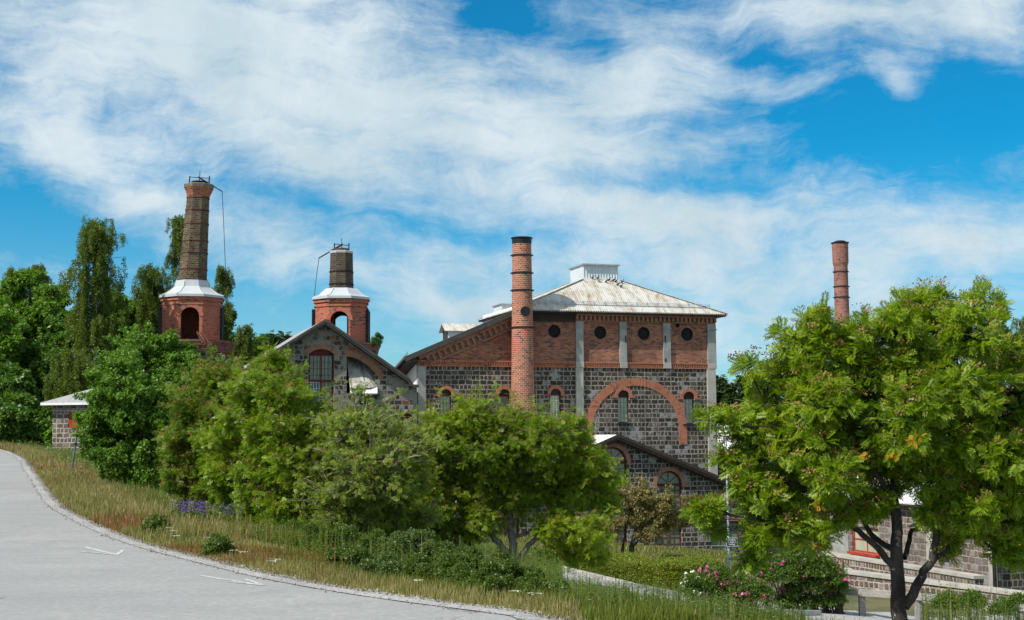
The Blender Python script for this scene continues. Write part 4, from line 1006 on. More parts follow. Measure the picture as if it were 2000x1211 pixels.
# ------------------------------------------------------------------ octagonal blast-furnace towers
def tower(px, Y, ys, R8, stack, label, rot, arch_px, cable):
    """ys: eave y, body bottom y; stack: (r_bot, r_top, y_bottom, y_top, mat)"""
    p = at(px, 700, Y); zg = g1(p.x, p.y) if px < 500 else -5.5
    root = empty('furnace_tower', (p.x, p.y, zg), 0, label, 'tower', 'octagonal blast furnace towers')
    Zp = lambda y: at(px, y, Y).z - zg; n = 8
    zE, zB = Zp(ys[0]), Zp(ys[1]); corner = lambda r, k, z: Vector((r*math.cos(rot+math.pi/4*k), r*math.sin(rot+math.pi/4*k), z))
    Ri = R8 - .75; ks = [k for k in range(8)]
    # which faces get an arch: the one towards arch_px and the opposite
    face_mid = lambda k: (corner(1, k, 0) + corner(1, k+1, 0))/2
    kf = min(ks, key=lambda k: (face_mid(k) - Vector((arch_px, -1, 0)).normalized()).length); open_ = (kf, (kf+4) % 8) if px > 500 else (kf,)
    aw = .66; B = MB(); zs = zE - (.82 if px < 500 else .98) - aw
    for k in ks:
        a, b = corner(R8, k, 0), corner(R8, k+1, 0); ai, bi = corner(Ri, k, 0), corner(Ri, k+1, 0); e = (b-a).normalized(); L = (b-a).length; nrm = Vector((e.y, -e.x, 0)) ; nrm = nrm if nrm.dot(a+b) > 0 else -nrm
        Li = (bi-ai).length
        out = [(0, zB), (L, zB), (L, zE), (0, zE)]
        holes = [arch_pts(L/2, zB+.05, zs, aw, 12)] if k in open_ else []
        polys = [[Vector((x, z, 0)) for x, z in out]] + [[Vector((x, z, 0)) for x, z in h] for h in holes]; flat = [q for pl in polys for q in pl]
        for t in tessellate_polygon(polys):
            P3 = [a + e*flat[i].x + Vector((0, 0, flat[i].y)) for i in t]; U = [(flat[i].x + k*L, flat[i].y) for i in t]
            if (P3[1]-P3[0]).cross(P3[2]-P3[0]).dot(nrm) < 0: P3, U = P3[::-1], U[::-1]
            B.poly(P3, U)
            di = (L-Li)/2; Q = [ai + e*min(max(flat[i].x-di, 0), Li) + Vector((0, 0, flat[i].y)) for i in t]; B.poly(Q[::-1], U[::-1]) if not holes else None
        for h in holes:
            m2 = len(h)
            for i in range(m2):
                (x0, z0), (x1, z1) = h[i], h[(i+1) % m2]; o1, o2 = a+e*x0+Vector((0, 0, z0)), a+e*x1+Vector((0, 0, z1)); B.poly([o1, o1-nrm*.7, o2-nrm*.7, o2], [(0, z0), (.7, z0), (.7, z1+.01), (0, z1+.01)], 1)
            # inner face above and beside the opening
            B.poly([a+e*0-nrm*.7+Vector((0, 0, zB)), a+e*(L/2-aw)-nrm*.7+Vector((0, 0, zB)), a+e*(L/2-aw)-nrm*.7+Vector((0, 0, zE)), a-nrm*.7+Vector((0, 0, zE))], mi=1)
            B.poly([a+e*(L/2+aw)-nrm*.7+Vector((0, 0, zB)), b-nrm*.7+Vector((0, 0, zB)), b-nrm*.7+Vector((0, 0, zE)), a+e*(L/2+aw)-nrm*.7+Vector((0, 0, zE))], mi=1)
            B.poly([a+e*(L/2-aw)-nrm*.7+Vector((0, 0, zs+aw)), a+e*(L/2+aw)-nrm*.7+Vector((0, 0, zs+aw)), a+e*(L/2+aw)-nrm*.7+Vector((0, 0, zE)), a+e*(L/2-aw)-nrm*.7+Vector((0, 0, zE))], mi=1)
    B.poly([corner(R8-.01, k, zE-.01) for k in ks], mi=1); B.poly([corner(R8-.01, k, zB) for k in ks], mi=1)
    B.build('octagonal_body', [M_['tower_brick'], M_['dark_interior']], root)
    # arch rings and band courses
    B = MB(); B.lathe([(R8+.003, zE-.62), (R8+.06, zE-.60), (R8+.06, zE-.50), (R8+.003, zE-.48)], 8, rot=rot, smooth=False, caps=False); B.lathe([(R8+.003, zE-.3), (R8+.10, zE-.28), (R8+.10, zE), (R8, zE)], 8, rot=rot, smooth=False, caps=False); B.build('brick_band', M_['tower_brick'], root)
    for k in open_:
        a, b = corner(R8, k, 0), corner(R8, k+1, 0); e = (b-a).normalized(); nrm = Vector((e.y, -e.x, 0)); nrm = nrm if nrm.dot(a+b) > 0 else -nrm; c_ = (a+b)/2; B = MB(); m2 = 18
        for i in range(m2):
            t0, t1 = math.pi*i/m2, math.pi*(i+1)/m2; q = lambda t, r, d: c_ + e*r*math.cos(t) + nrm*d + Vector((0, 0, zs + r*math.sin(t))); r0, r1 = aw+.002, aw+.30; F4 = [q(t0, r0, .03), q(t0, r1, .03), q(t1, r1, .03), q(t1, r0, .03)]
            fl = (F4[1]-F4[0]).cross(F4[2]-F4[0]).dot(nrm) < 0; U = [(0, t0*.8), (.3, t0*.8), (.3, t1*.8), (0, t1*.8)]; B.poly(F4[::-1] if fl else F4, U[::-1] if fl else U); G4 = [q(t0, r1, .03), q(t1, r1, .03), q(t1, r1, 0), q(t0, r1, 0)]; B.poly(G4)
        B.build('arch_ring', M_['tower_brick'], root)
    # iron straps on the corners
    for k in range(8):
        c0 = corner(R8+.10, k, zB+.1); c1 = corner(R8+.10, k, zE-.75); dirv = corner(1, k, 0)
        if abs(dirv.x) > .55: B = MB(); B.bar(c0, c1, .16, .20, (dirv.x, dirv.y, 0)); B.build('iron_strap', M_['black_iron'], root)
    # flared sheet-metal roof
    rb, rtp, y_b, y_t, smat = stack; zS = Zp(y_b); B = MB(); Re = R8 + .22
    B.lathe([(Re, zE-.02), (Re, zE+.16), (Re-.5, zE+.34), (rb+.55, zE+.60), (rb+.26, zE+.86), (rb+.18, zS-.02), (rb+.16, zS+.10)], 8, rot=rot, smooth=False, caps=False); rf = B.build('metal_roof', M_['zinc_roof'], root)
    B = MB()
    for k in range(8):
        pts = [corner(r_+.02, k, z_) for r_, z_ in ((Re, zE+.16), (Re-.5, zE+.34), (rb+.55, zE+.60), (rb+.26, zE+.86), (rb+.18, zS-.02))]
        for a, b in zip(pts, pts[1:]): B.bar(a, b, .05, .05)
    B.build('standing_seam', M_['zinc_roof'], rf)
    B = MB(); B.poly([corner(Re-.01, k, zE) for k in ks][::-1]); B.build('soffit', M_['concrete'], root)
    # stack
    zT = Zp(y_t); B = MB(); H = zT - zS
    if px < 500: B.lathe([(rb, zS-.3), (rtp, zT-.95)], 8, rot=rot, smooth=False); stk = B.build('stack', M_[smat], root)
    else: B.lathe([(rb, zS-.3), (rtp, zT)], 8, rot=rot, smooth=False); stk = B.build('stack', M_[smat], root)
    if px < 500:
        B = MB(); B.lathe([(rtp, zT-.95), (rtp+.06, zT-.75), (rtp+.22, zT-.40), (rtp+.22, zT-.32)], 8, rot=rot, smooth=False); B.build('stack_head', M_['orange_brick'], root)
        B = MB(); B.lathe([(rtp+.26, zT-.32), (rtp+.30, zT-.05), (rtp+.20, zT)], 8, rot=rot, smooth=False); B.build('capstone', M_['brown_board'] if False else M_['sooty_cap'], root)
        bands = [.03, .15, .34, .48, .68, .84, .985]
    else:
        B = MB(); B.lathe([(rtp+.02, zT), (rtp+.05, zT+.16), (rtp-.05, zT+.20)], 8, rot=rot, smooth=False); B.build('cap_sheet', M_['zinc_roof'], root); bands = [.17, .50]
    for f_ in bands:
        z = zS + (zT - (.95 if px < 500 else 0) - zS)*f_; r = rb + (rtp-rb)*f_ + .03; B = MB(); B.lathe([(r-.02, z-.05), (r+.01, z-.04), (r+.01, z+.04), (r-.02, z+.05)], 8, rot=rot, smooth=False, caps=False); B.build('iron_band', M_['rusty_iron'] if px < 500 else M_['black_iron'], root)
    # damper lid with frame, arm and hanging chain
    s_ = 1 if px < 500 else -1; B = MB(); fw_ = .75 if px < 500 else .55; zt_ = zT + (.05 if px < 500 else .2)
    for x in (-fw_, fw_): B.bar((x, 0, zt_-.05), (x, 0, zt_+.62), .08)
    B.bar((-fw_, 0, zt_+.55), (fw_, 0, zt_+.45), .05); B.bar((0, 0, zt_+.5), (0, 0, zt_+1.0), .04); B.build('damper_frame', M_['black_iron'], root)
    B = MB(); B.lathe([(.25, zt_+.02), (.60, zt_+.12), (.60, zt_+.18), (.2, zt_+.26)], 20); B.bar((0, 0, zt_+.2), (0, 0, zt_+.5), .06); B.build('damper_lid', M_['rusty_iron'] if px > 500 else M_['black_iron'], root)
    ex, ez = cable[0]; tip = at(ex, ez, Y) - p; tip = Vector((tip.x, 0, at(ex, ez, Y).z - zg)); B = MB(); B.bar((0, 0, zt_+.50), tip, .08); B.bar((-s_*.1, 0, zt_+.55), (tip.x*.45, 0, zt_+.5+(tip.z-zt_-.5)*.45), .12); B.build('damper_arm', M_['black_iron'], root)
    pts = [tip]
    for cx_, cy_ in cable[1:]: q = at(cx_, cy_, Y); pts.append(Vector((q.x-p.x, 0, q.z-zg)))
    B = MB(); B.tube(pts, .022, 4); B.build('chain', M_['black_iron'], root)
    if px < 500:
        for o in root.children:
            nm = o.name.split('.')[0]
            if nm in ('stack', 'stack_head', 'capstone', 'damper_frame', 'damper_lid') or (nm == 'iron_band'):
                for v in o.data.vertices: v.co.x += .38*(v.co.z - zS)/(zT - zS)
            if nm == 'damper_arm':
                for v in o.data.vertices: v.co.x += .38*max(0, 1 - v.co.x/max(.1, tip.x))
    # round furnace drum below
    rd = cable_drum[px]; zD = zB; B = MB()
    B.lathe([(rd-.35, 0 if px < 500 else 0), (rd-.35, zD-.95)], 36); B.build('furnace_drum', M_['slag_stone'], root)
    B = MB(); B.lathe([(rd-.35, zD-.95), (rd-.25, zD-.9), (rd-.15, zD-.45), (rd, zD-.15), (rd, zD-.02)], 36); B.build('drum_rim', M_['far_chimney_brick'], root)
    return root, p, zg, zB
cable_drum = {373.5: 3.25, 666: 3.0}
_, p1, z1g, z1B = tower(373.5, 100, (584, 668), 2.33, (1.13, .88, 552, 361, 'sooty_brick'), 'tall octagonal brick furnace tower with long sooty chimney, at the left behind the bushes', R(-102.5), .17, [(434, 374), (437, 440), (441, 540), (448, 614)])
_, p2, z2g, z2B = tower(666, 100, (587, 672), 2.08, (.97, .89, 568, 496, 'sooty_brick_dark'), 'octagonal brick furnace tower with short stubby chimney, behind the stone gable', R(-109), .06, [(623, 504), (618, 540), (613, 588)])
# bent iron rods at the foot of the left tower's arch
B = MB()
for k, (a, b) in enumerate((((392, 650), (402, 672)), ((398, 652), (410, 674)), ((385, 648), (396, 670)))):
    A, D = at(*a, 97.3), at(*b, 96.9); B.bar(A, D, .09)
A, D = at(380, 671, 97.), at(414, 674, 97.); B.bar(A, D, .14); o = B.build('bent_iron_rods', M_['rusty_iron']); tag(o, 'rusty bent iron rods at the foot of the tall tower archway', 'ironwork')

# ------------------------------------------------------------------ stone shed by the road
def shed():
    a = at(102, 862, 76); S = Frame(a.x, a.y, g1(a.x, a.y)-.1, R(-12)); X, Z = S.x, S.z
    root = empty('stone_shed', S.o, R(-12), 'low stone shed with pale mortar, red shutter and grey hipped roof beside the road', 'shed')
    zt = Z(120, 786); w_, dp = 8., 5.; sx0, sx1, s0, s1 = X(133.5, 820), X(160, 820), Z(140, 836), Z(140, 805)
    B = MB(); B.wall([(0, -.5), (w_, -.5), (w_, zt), (0, zt)], [[(sx0, s0), (sx1, s0), (sx1, s1), (sx0, s1)]], 0, .25); B.poly([(0, 0, -.5), (0, 0, zt), (0, dp, zt), (0, dp, -.5)]); B.poly([(w_, 0, -.5), (w_, dp, -.5), (w_, dp, zt), (w_, 0, zt)]); B.poly([(0, dp, -.5), (0, dp, zt), (w_, dp, zt), (w_, dp, -.5)])
    B.build('wall', M_['shed_stone'], root)
    B = MB(); B.box(sx0, sx1, .04, .1, s0, s1); k = sx0
    while k < sx1: B.box(k, k+.02, .03, .04, s0, s1); k += .16
    B.build('shutter', M_['bright_red_paint'], root)
    zr = zt + 1.25; e = [(-.45, -.45, zt), (w_+.45, -.45, zt), (w_+.45, dp+.45, zt), (-.45, dp+.45, zt)]; r0, r1 = (2.6, dp/2, zr), (w_-2.6, dp/2, zr)
    B = MB(); slope_slab(B, e[0], e[1], r1, r0, .06)
    B.poly([e[1], e[2], r1]); B.poly([e[3], e[0], r0]); slope_slab(B, e[2], e[3], r0, r1, .06); B.build('roof', M_['slate_grey_roof'], root)
    B = MB(); B.box(-.5, w_+.5, -.5, -.38, zt-.16, zt-.02); B.box(-.5, -.38, -.38, dp+.4, zt-.16, zt-.02); B.build('gutter', M_['white_paint'], root)
    B = MB(); B.box(-.4, w_+.4, -.37, dp+.3, zt-.07, zt-.02); B.build('soffit', M_['dark_board'], root)
    B = MB(); B.box(-.03, w_, -.03, .0, zt-.50, zt-.44); B.build('string_course', M_['kerb_stone'], root)
shed()

# ------------------------------------------------------------------ right-hand hall and workshop
def right_side():
    # white-roofed hall far behind
    a = at(1375, 1000, 104); H = Frame(a.x, a.y, -7, PHI); X, Z = H.x, H.z
    root = empty('white_roofed_hall', H.o, PHI, 'long hall with plain white roof and blue-grey fascia behind the mill and rowan', 'building')
    L = 34.; ze = Z(1400, 886); zf = Z(1400, 907); zr = Z(1400, 826, 7.) 
    B = MB(); slope_slab(B, (0, -.4, ze), (L, -.4, ze), (L, 7, zr), (0, 7, zr), .08); slope_slab(B, (L, 14.4, ze), (0, 14.4, ze), (0, 7, zr), (L, 7, zr), .08); B.build('roof', M_['white_sheet'], root)
    B = MB(); B.box(0, L, -.25, -.12, zf, ze-.1); B.build('fascia', M_['bluegrey_board'], root)
    B = MB(); B.box(0, L, 0, 14, -1, ze-.12); B.build('wall', M_['dark_door_board'], root)
    # workshop whose sunlit long wall runs towards the camera
    p0 = at(1575, 1130, 75); ang = PHI - math.pi/2
    S = Frame(p0.x, p0.y, -6.7, ang)   # local x runs towards the camera; local y runs to the right (inside)
    X, Z = S.x, S.z; xe = X(1946, 1100); zt = Z(1900, 990); zb = 0.
    root = empty('workshop_building', S.o, ang, 'sunlit slag-stone workshop with white roof behind the big rowan at the right', 'building')
    wins = [(1588, 1612, 1029, 1066), (1664, 1716, 1030, 1080), (1838, 1852, 1035, 1080)]; holes = []; rc = []
    for x0, x1, y0, y1 in wins:
        q = (X(x0, 1060), X(x1, 1060), Z((x0+x1)/2, y1), Z((x0+x1)/2, y0)); rc.append(q); holes.append([(q[0], q[2]), (q[1], q[2]), (q[1], q[3]), (q[0], q[3])])
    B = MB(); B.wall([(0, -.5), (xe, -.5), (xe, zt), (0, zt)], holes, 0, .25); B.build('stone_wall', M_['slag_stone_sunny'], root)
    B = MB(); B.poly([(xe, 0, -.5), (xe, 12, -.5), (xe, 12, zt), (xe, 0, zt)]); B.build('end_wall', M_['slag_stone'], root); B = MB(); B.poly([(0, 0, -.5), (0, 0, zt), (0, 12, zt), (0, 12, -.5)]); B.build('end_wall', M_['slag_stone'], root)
    B = MB(); B.box(xe-.5, xe+.03, -.04, .0, -.5, zt); B.build('corner_render', M_['beige_render'], root)
    for a_, b_ in ((X(1622, 1080), X(1658, 1080)), (X(1810, 1080), X(1822, 1080))): B = MB(); B.box(a_, b_, -.025, .0, .6, Z(1640, 1010)); B.build('rendered_panel', M_['grey_render'] if a_ < 5 else M_['beige_render'], root)
    for q in rc: w_ = window_rect(root, *q, .1, 2, 2, 'bright_red_paint', 'pale_glass', bar=.06, fr=.08); B = MB(); B.box(q[0]-.1, q[1]+.1, -.25, .0, q[2]-.12, q[2]-.005); B.build('sill', M_['bright_red_paint'], w_)
    B = MB(); slope_slab(B, (xe+.3, -.5, zt), (xe+.3, 7, zt+2.1), (0, 7, zt+2.1), (0, -.5, zt), .08); B.v = B.v; B.build('roof', M_['white_sheet'], root)
    B = MB(); B.poly([(xe, 0, zt), (xe, 7, zt+2.), (xe, 12, zt+2.), (xe, 12, zt)]); B.build('gable', M_['slag_stone'], root)
    B = MB(); B.box(0, xe+.3, -.48, -.02, zt-.16, zt-.08); B.build('soffit', M_['dark_board'], root)
    B = MB(); xx = X(1958, 1100); B.tube([(xe+.25, -.3, 0), (xe+.25, -.3, zt-.1)], .09, 10); B.build('downpipe', M_['black_iron'], root)
    # low ledge wall of slag blocks in front
    _q = S.w(9., -1.6, 0); lw = empty('ledge_wall', S.w(X(1660, 1130)-.5, -1.6, g1(_q.x, _q.y) - S.o.z - .35), ang, 'low slag-block wall with pale coping in front of the workshop', 'wall')
    B = MB(); B.box(0, 13, 0, .5, -1., 1.1); B.build('block_course', M_['shed_stone'], lw); B = MB(); B.box(-.05, 13.05, -.06, .56, 1.103, 1.24); B.build('coping', M_['beige_render'], lw)
    # loading dock: slab, ramp, rusty railing
    D = empty('loading_dock', S.w(X(1640, 1110), -3.4, 0), ang, 'concrete loading dock with dark void below and thin rusty railings, behind the rowan trunk', 'loading dock')
    B = MB(); B.box(0, 4.2, 0, 3.3, 1.35, 1.55); B.build('deck', M_['concrete'], D)
    B = MB(); B.hexa([(4.2, 0, 1.2), (7.4, 0, .35), (7.4, 3.3, .35), (4.2, 3.3, 1.2), (4.2, 0, 1.45), (7.4, 0, .55), (7.4, 3.3, .55), (4.2, 3.3, 1.45)]); B.build('ramp', M_['concrete'], D)
    B = MB(); B.box(.2, 7, 1.2, 3.2, 0, 1.); B.build('shade_block', M_['dark_interior'], D)  # solid near-black box, painted shade under deck and ramp
    B = MB(); B.bar((0, .05, 1.4), (4.2, .05, 1.4), .14, .22); B.bar((4.2, .05, 1.35), (7.4, .05, .45), .14, .22); B.build('edge_beam', M_['brown_board'], D)
    B = MB()
    for x in (0, 1.4, 2.8, 4.2, 5.8, 7.4): z = 1.5 if x <= 4.2 else 1.5 - (x-4.2)*.28; B.bar((x, .05, z), (x, .05, z+1.1), .05)
    for h in (.55, 1.08): B.bar((0, .05, 1.5+h), (4.2, .05, 1.5+h), .04); B.bar((4.2, .05, 1.5+h), (7.4, .05, .6+h), .04)
    B.build('railing', M_['rusty_iron'], D)
    return S
SR = right_side()
def terrace_wall():
    A, D = at(1650, 1150, 55), at(2040, 1150, 48); A.z, D.z = g1(A.x, A.y), g1(D.x, D.y); dd = D-A; L = math.hypot(dd.x, dd.y); an = math.atan2(dd.y, dd.x)
    root = empty('terrace_wall', A, an, 'low terrace wall of slag blocks just behind the timber barrier', 'wall'); sl = (D.z-A.z)/L
    B = MB(); B.hexa([(0, 0, -.6), (L, 0, -.6+sl*L), (L, .5, -.6+sl*L), (0, .5, -.6), (0, 0, .75), (L, 0, .75+sl*L), (L, .5, .75+sl*L), (0, .5, .75)]); B.build('block_course', M_['shed_stone'], root)
    B = MB(); B.hexa([(-.05, -.06, .753), (L, -.06, .753+sl*L), (L, .56, .753+sl*L), (-.05, .56, .753), (-.05, -.06, .88), (L, -.06, .88+sl*L), (L, .56, .88+sl*L), (-.05, .56, .88)]); B.build('coping', M_['beige_render'], root)
terrace_wall()

# timber beam barrier at the yard's edge
def barrier():
    pts = [(1604, 1152, 47), (1795, 1165, 44), (2010, 1187, 41)]; P = [at(*q) for q in pts]; root = empty('timber_barrier', (P[1].x, P[1].y, g1(P[1].x, P[1].y)), 0, 'weathered grey timber beam barrier on posts along the yard edge', 'barrier')
    o = root.location
    for i in range(2): B = MB(); a, b = P[i]-o, P[i+1]-o; dd = (b-a).normalized(); B.bar(a + dd*(.004 if i else 0), b, .16, .22); B.build('beam', M_['grey_timber'], root)
    for px, Y in ((1688, 45.7), (1795, 44.), (1912, 42.4), (1998, 41.2)):
        i = 0 if px <= 1795 else 1; t = (px-pts[i][0])/(pts[i+1][0]-pts[i][0]); a = P[i].lerp(P[i+1], t) - o; zg = g1(a.x+o.x, a.y+o.y) - o.z - .1
        B = MB(); B.box(a.x-.10, a.x+.10, a.y+.03, a.y+.22, zg, a.z-.115); B.build('post', M_['grey_timber'], root)
barrier()

# ------------------------------------------------------------------ street furniture
def leaning_post():
    A = at(137, 916, 45); T = at(157, 806, 45); A.z = g1(A.x, A.y) - .2; root = empty('sign_post', (A.x, A.y, A.z+.2), 0, 'leaning grey-green road sign post on the verge, its sign seen edge-on', 'sign post')
    o = root.location; B = MB(); B.tube([A-o, T-o], .035, 10); B.build('pole', M_['green_pole'], root)
    B = MB(); m_ = A.lerp(T, .55)-o; d = (T-A).normalized(); B.tube([m_-d*.04, m_+d*.04], .045, 10); B.tube([T-o-d*.02, T-o+d*.05], .05, 10); B.build('clamp', M_['black_iron'], root)
    B = MB(); c = T - o - d*.14; B.hexa([c+Vector(q) for q in ((0, -.12, -.06), (.30, .25, -.06), (.31, .28, -.06), (-.02, -.08, -.06), (0, -.12, .06), (.30, .25, .06), (.31, .28, .06), (-.02, -.08, .06))]); B.build('sign_plate', M_['sign_dark'], root)
leaning_post()
a = at(94, 868, 70); B = MB(); B.tube([(0, 0, -.1), (0, 0, .42)], .035, 8); B.lathe([(.04, .34), (.042, .40), (.02, .44)], 8); o = B.build('marker_post', M_['white_paint'], None, (a.x, a.y, g1(a.x, a.y))); tag(o, 'short white marker post in the grass by the shed corner', 'marker post')

def lettering(txt, size, parent, loc, mat):
    cu = bpy.data.curves.new('lettering', 'FONT'); cu.body = txt; cu.size = size; cu.extrude = .002; cu.align_x = 'CENTER'; cu.align_y = 'CENTER'; cu.resolution_u = 2
    o = bpy.data.objects.new('lettering_tmp', cu); C.objects.link(o); dg = bpy.context.evaluated_depsgraph_get(); me = bpy.data.meshes.new_from_object(o.evaluated_get(dg)); bpy.data.objects.remove(o)
    n = bpy.data.objects.new('lettering', me); C.objects.link(n); me.materials.clear(); me.materials.append(mat); n.parent = parent; n.location = loc; n.rotation_euler = (math.pi/2, 0, 0); return n
def lamp_and_sign():
    Y = 62; a = at(1424, 1115, Y); zg = g1(a.x, a.y); T = at(1423.5, 908, Y).z - zg
    root = empty('street_lamp', (a.x, a.y, zg), 0, 'pale blue lamp post carrying a dark museum sign, in front of the hall door', 'lamp post')
    h1 = at(1424, 1085, Y).z - zg
    B = MB(); B.tube([(0, 0, -.1), (0, 0, h1)], .085, 14); B.tube([(0, 0, h1), (0, 0, T)], .05, 12); B.build('pole', M_['pale_blue_pole'], root)
    B = MB(); B.lathe([(.06, T), (.16, T+.05), (.20, T+.22), (.10, T+.30)], 16); B.build('lamp_head', M_['white_paint'], root)
    sx0, sx1 = at(1418, 1058, Y).x-a.x, at(1439.5, 1058, Y).x-a.x; z0, z1 = at(1428, 1067, Y).z-zg, at(1428, 1050, Y).z-zg
    B = MB(); B.box(sx0, sx1, -.10, -.08, z0, z1); sp = B.build('sign_panel', M_['sign_dark'], root); cx = (sx0+sx1)/2; w_ = sx1-sx0; h = z1-z0
    B = MB(); t = .012
    for q in ((sx0, sx1, z0, z0+t), (sx0, sx1, z1-t, z1), (sx0, sx0+t, z0+t, z1-t), (sx1-t, sx1, z0+t, z1-t)): B.box(q[0], q[1], -.106, -.101, q[2], q[3])
    B.build('sign_border', M_['sign_white'], sp)
    lettering('BRUKS-', .135, sp, (cx-.02, -.104, z1-.095), M_['sign_white']); lettering('MUSEUM', .125, sp, (cx, -.104, z1-.215), M_['sign_white'])
    B = MB(); B.bar((cx-.14, -.104, z0+.09), (cx+.06, -.104, z0+.09), .018, .004, (0, 1, 0)); B.bar((cx+.06, -.104, z0+.09), (cx+.14, -.104, z0+.045), .018, .004, (0, 1, 0)); B.bar((cx+.14, -.104, z0+.05), (cx+.07, -.104, z0+.045), .016, .004, (0, 1, 0)); B.bar((cx+.14, -.104, z0+.04), (cx+.13, -.104, z0+.10), .016, .004, (0, 1, 0)); B.build('sign_arrow', M_['sign_white'], sp)
lamp_and_sign()
def handrail():
    y_ = -1.2; x0, x1 = FF.x(1390, 1090, y_), FF.x(1470, 1090, y_); o = FF.w(x0, y_, 0); zt = FF.z(1400, 1066, y_); zb = FF.z(1400, 1112, y_)
    root = empty('handrail', (o.x, o.y, FF.o.z+zb-.1), PHI, 'thin galvanised handrail beside the hall door steps', 'railing'); H = zt-zb+.1; L = x1-x0
    B = MB()
    for k in range(4): B.tube([(L*k/3, 0, 0), (L*k/3, 0, H-.03*k)], .025, 6)
    B.tube([(0, 0, H), (L, 0, H-.09)], .028, 6); B.tube([(0, 0, H*.45), (L, 0, H*.45-.09)], .02, 6); B.build('rail', M_['galvanised'], root)
    B = MB(); B.box(-.1, L+.2, .1, 1.15, -.5, .12); B.build('step', M_['concrete'], root)
handrail()

# kerb by the hedge and by the roses
def kerb(pts, label):
    P = [at(*q) for q in pts]; o = P[0].copy(); o.z = g1(o.x, o.y); root = empty('kerb', o, 0, label, 'kerb', 'stone kerbs round the planting')
    for i, (a, b) in enumerate(zip(P, P[1:])):
        a = Vector((a.x, a.y, g1(a.x, a.y))) - o; b = Vector((b.x, b.y, g1(b.x, b.y))) - o; n = max(1, int((b-a).length/1.0))
        for k in range(n): q0, q1 = a.lerp(b, k/n), a.lerp(b, (k+1)/n - .02); B = MB(); B.bar(q0+Vector((0, 0, .03)), q1+Vector((0, 0, .03)), .16, .34); B.build('kerb_block', M_['kerb_stone'], root)
kerb([(1097, 1136, 50.5), (1130, 1149, 48), (1180, 1158, 46.5), (1235, 1163, 45.6), (1325, 1160, 46.2)], 'pale stone kerb curving round the clipped hedge')
kerb([(1485, 1187, 42.), (1560, 1176, 43.6), (1600, 1172, 44.4)], 'dark shaded kerb beside the big wild rose bush')

# pigeons on the roof
def pigeons():
    dyE, zE, yt, ht = MI['roofp']; T = MB()
    T.lathe([(.001, -.20), (.035, -.12), (.07, 0), (.06, .08), (.03, .14), (.001, .16)], 8)   # body, then tipped over
    tmpl = []
    R_ = Matrix.Rotation(R(62), 3, 'X')
    body = [tuple(R_ @ Vector(q)) for q in T.v]
    spots = [(1157, 542, 0), (1167.5, 541, 1), (1169.5, 550, 2), (1184, 551, 3), (1189.5, 548, 4), (1199, 548, 5), (1203, 550.5, 6), (1207, 556.5, 7), (1213, 560.5, 8), (1215, 552, 9)]
    nm = ['first dark pigeon left of the others, against the cupola foot', 'second dark pigeon from the left, against the cupola foot', 'pale grey pigeon standing just below the cupola', 'dark pigeon below the cupola right corner, third from the left', 'dark pigeon below the cupola right corner, beside a pale patch', 'dark pigeon directly under the cupola right edge', 'dark pigeon just right of the cupola edge, in the row', 'dark pigeon lower down the roof, second from bottom', 'lowest dark pigeon on the white roof', 'rightmost dark pigeon, close to the roof hip']
    base = None
    for (px, py, k) in spots:
        # find the point on the front roof plane
        best = None
        for i in range(400):
            dy = dyE + (yt-dyE)*1.12*i/400; x, z = FM.hit(px, py+2, dy); zr = zE + (ht-zE)*min(1, (dy-dyE)/(yt-dyE))
            if best is None or abs(z-zr) < best[0]: best = (abs(z-zr), x, dy, zr)
        _, x, dy, z = best; wp = FM.w(x, dy, z)
        B = MB(); B.v = list(body); B.f = list(T.f); B.uv = list(T.uv); B.mi = list(T.mi); B.sm = [True]*len(T.f)
        root = B.build('pigeon', M_['pigeon_pale'] if k == 2 else M_['pigeon_grey'], None, (wp.x, wp.y, wp.z+.13), 0)
        H = MB(); H.lathe([(.001, -.04), (.035, -.015), (.04, .01), (.025, .04), (.001, .05)], 8, 0, -.15); H.v = [(a, b, c+.13) for a, b, c in H.v]; H.bar((0, -.19, .13), (0, -.225, .12), .015); H.build('head', M_['pigeon_grey'], root)
        H = MB(); H.hexa([(-.03, .14, -.05), (.03, .14, -.05), (.04, .27, -.11), (-.04, .27, -.11), (-.03, .14, -.03), (.03, .14, -.03), (.04, .27, -.10), (-.04, .27, -.10)]); H.build('tail', M_['pigeon_grey'], root)
        H = MB(); H.bar((-.02, 0, -.13), (-.02, 0, -.04), .012); H.bar((.02, 0, -.13), (.02, 0, -.04), .012); H.build('legs', M_['rusty_iron'], root)
        root.scale = (.85,)*3; root.rotation_euler = (0, 0, [1.2, 1.0, -1.3, .8, .9, 1.4, .9, 1.3, .8, .7][k]); tag(root, nm[k], 'pigeon', 'pigeons resting on the white mill roof')
pigeons()

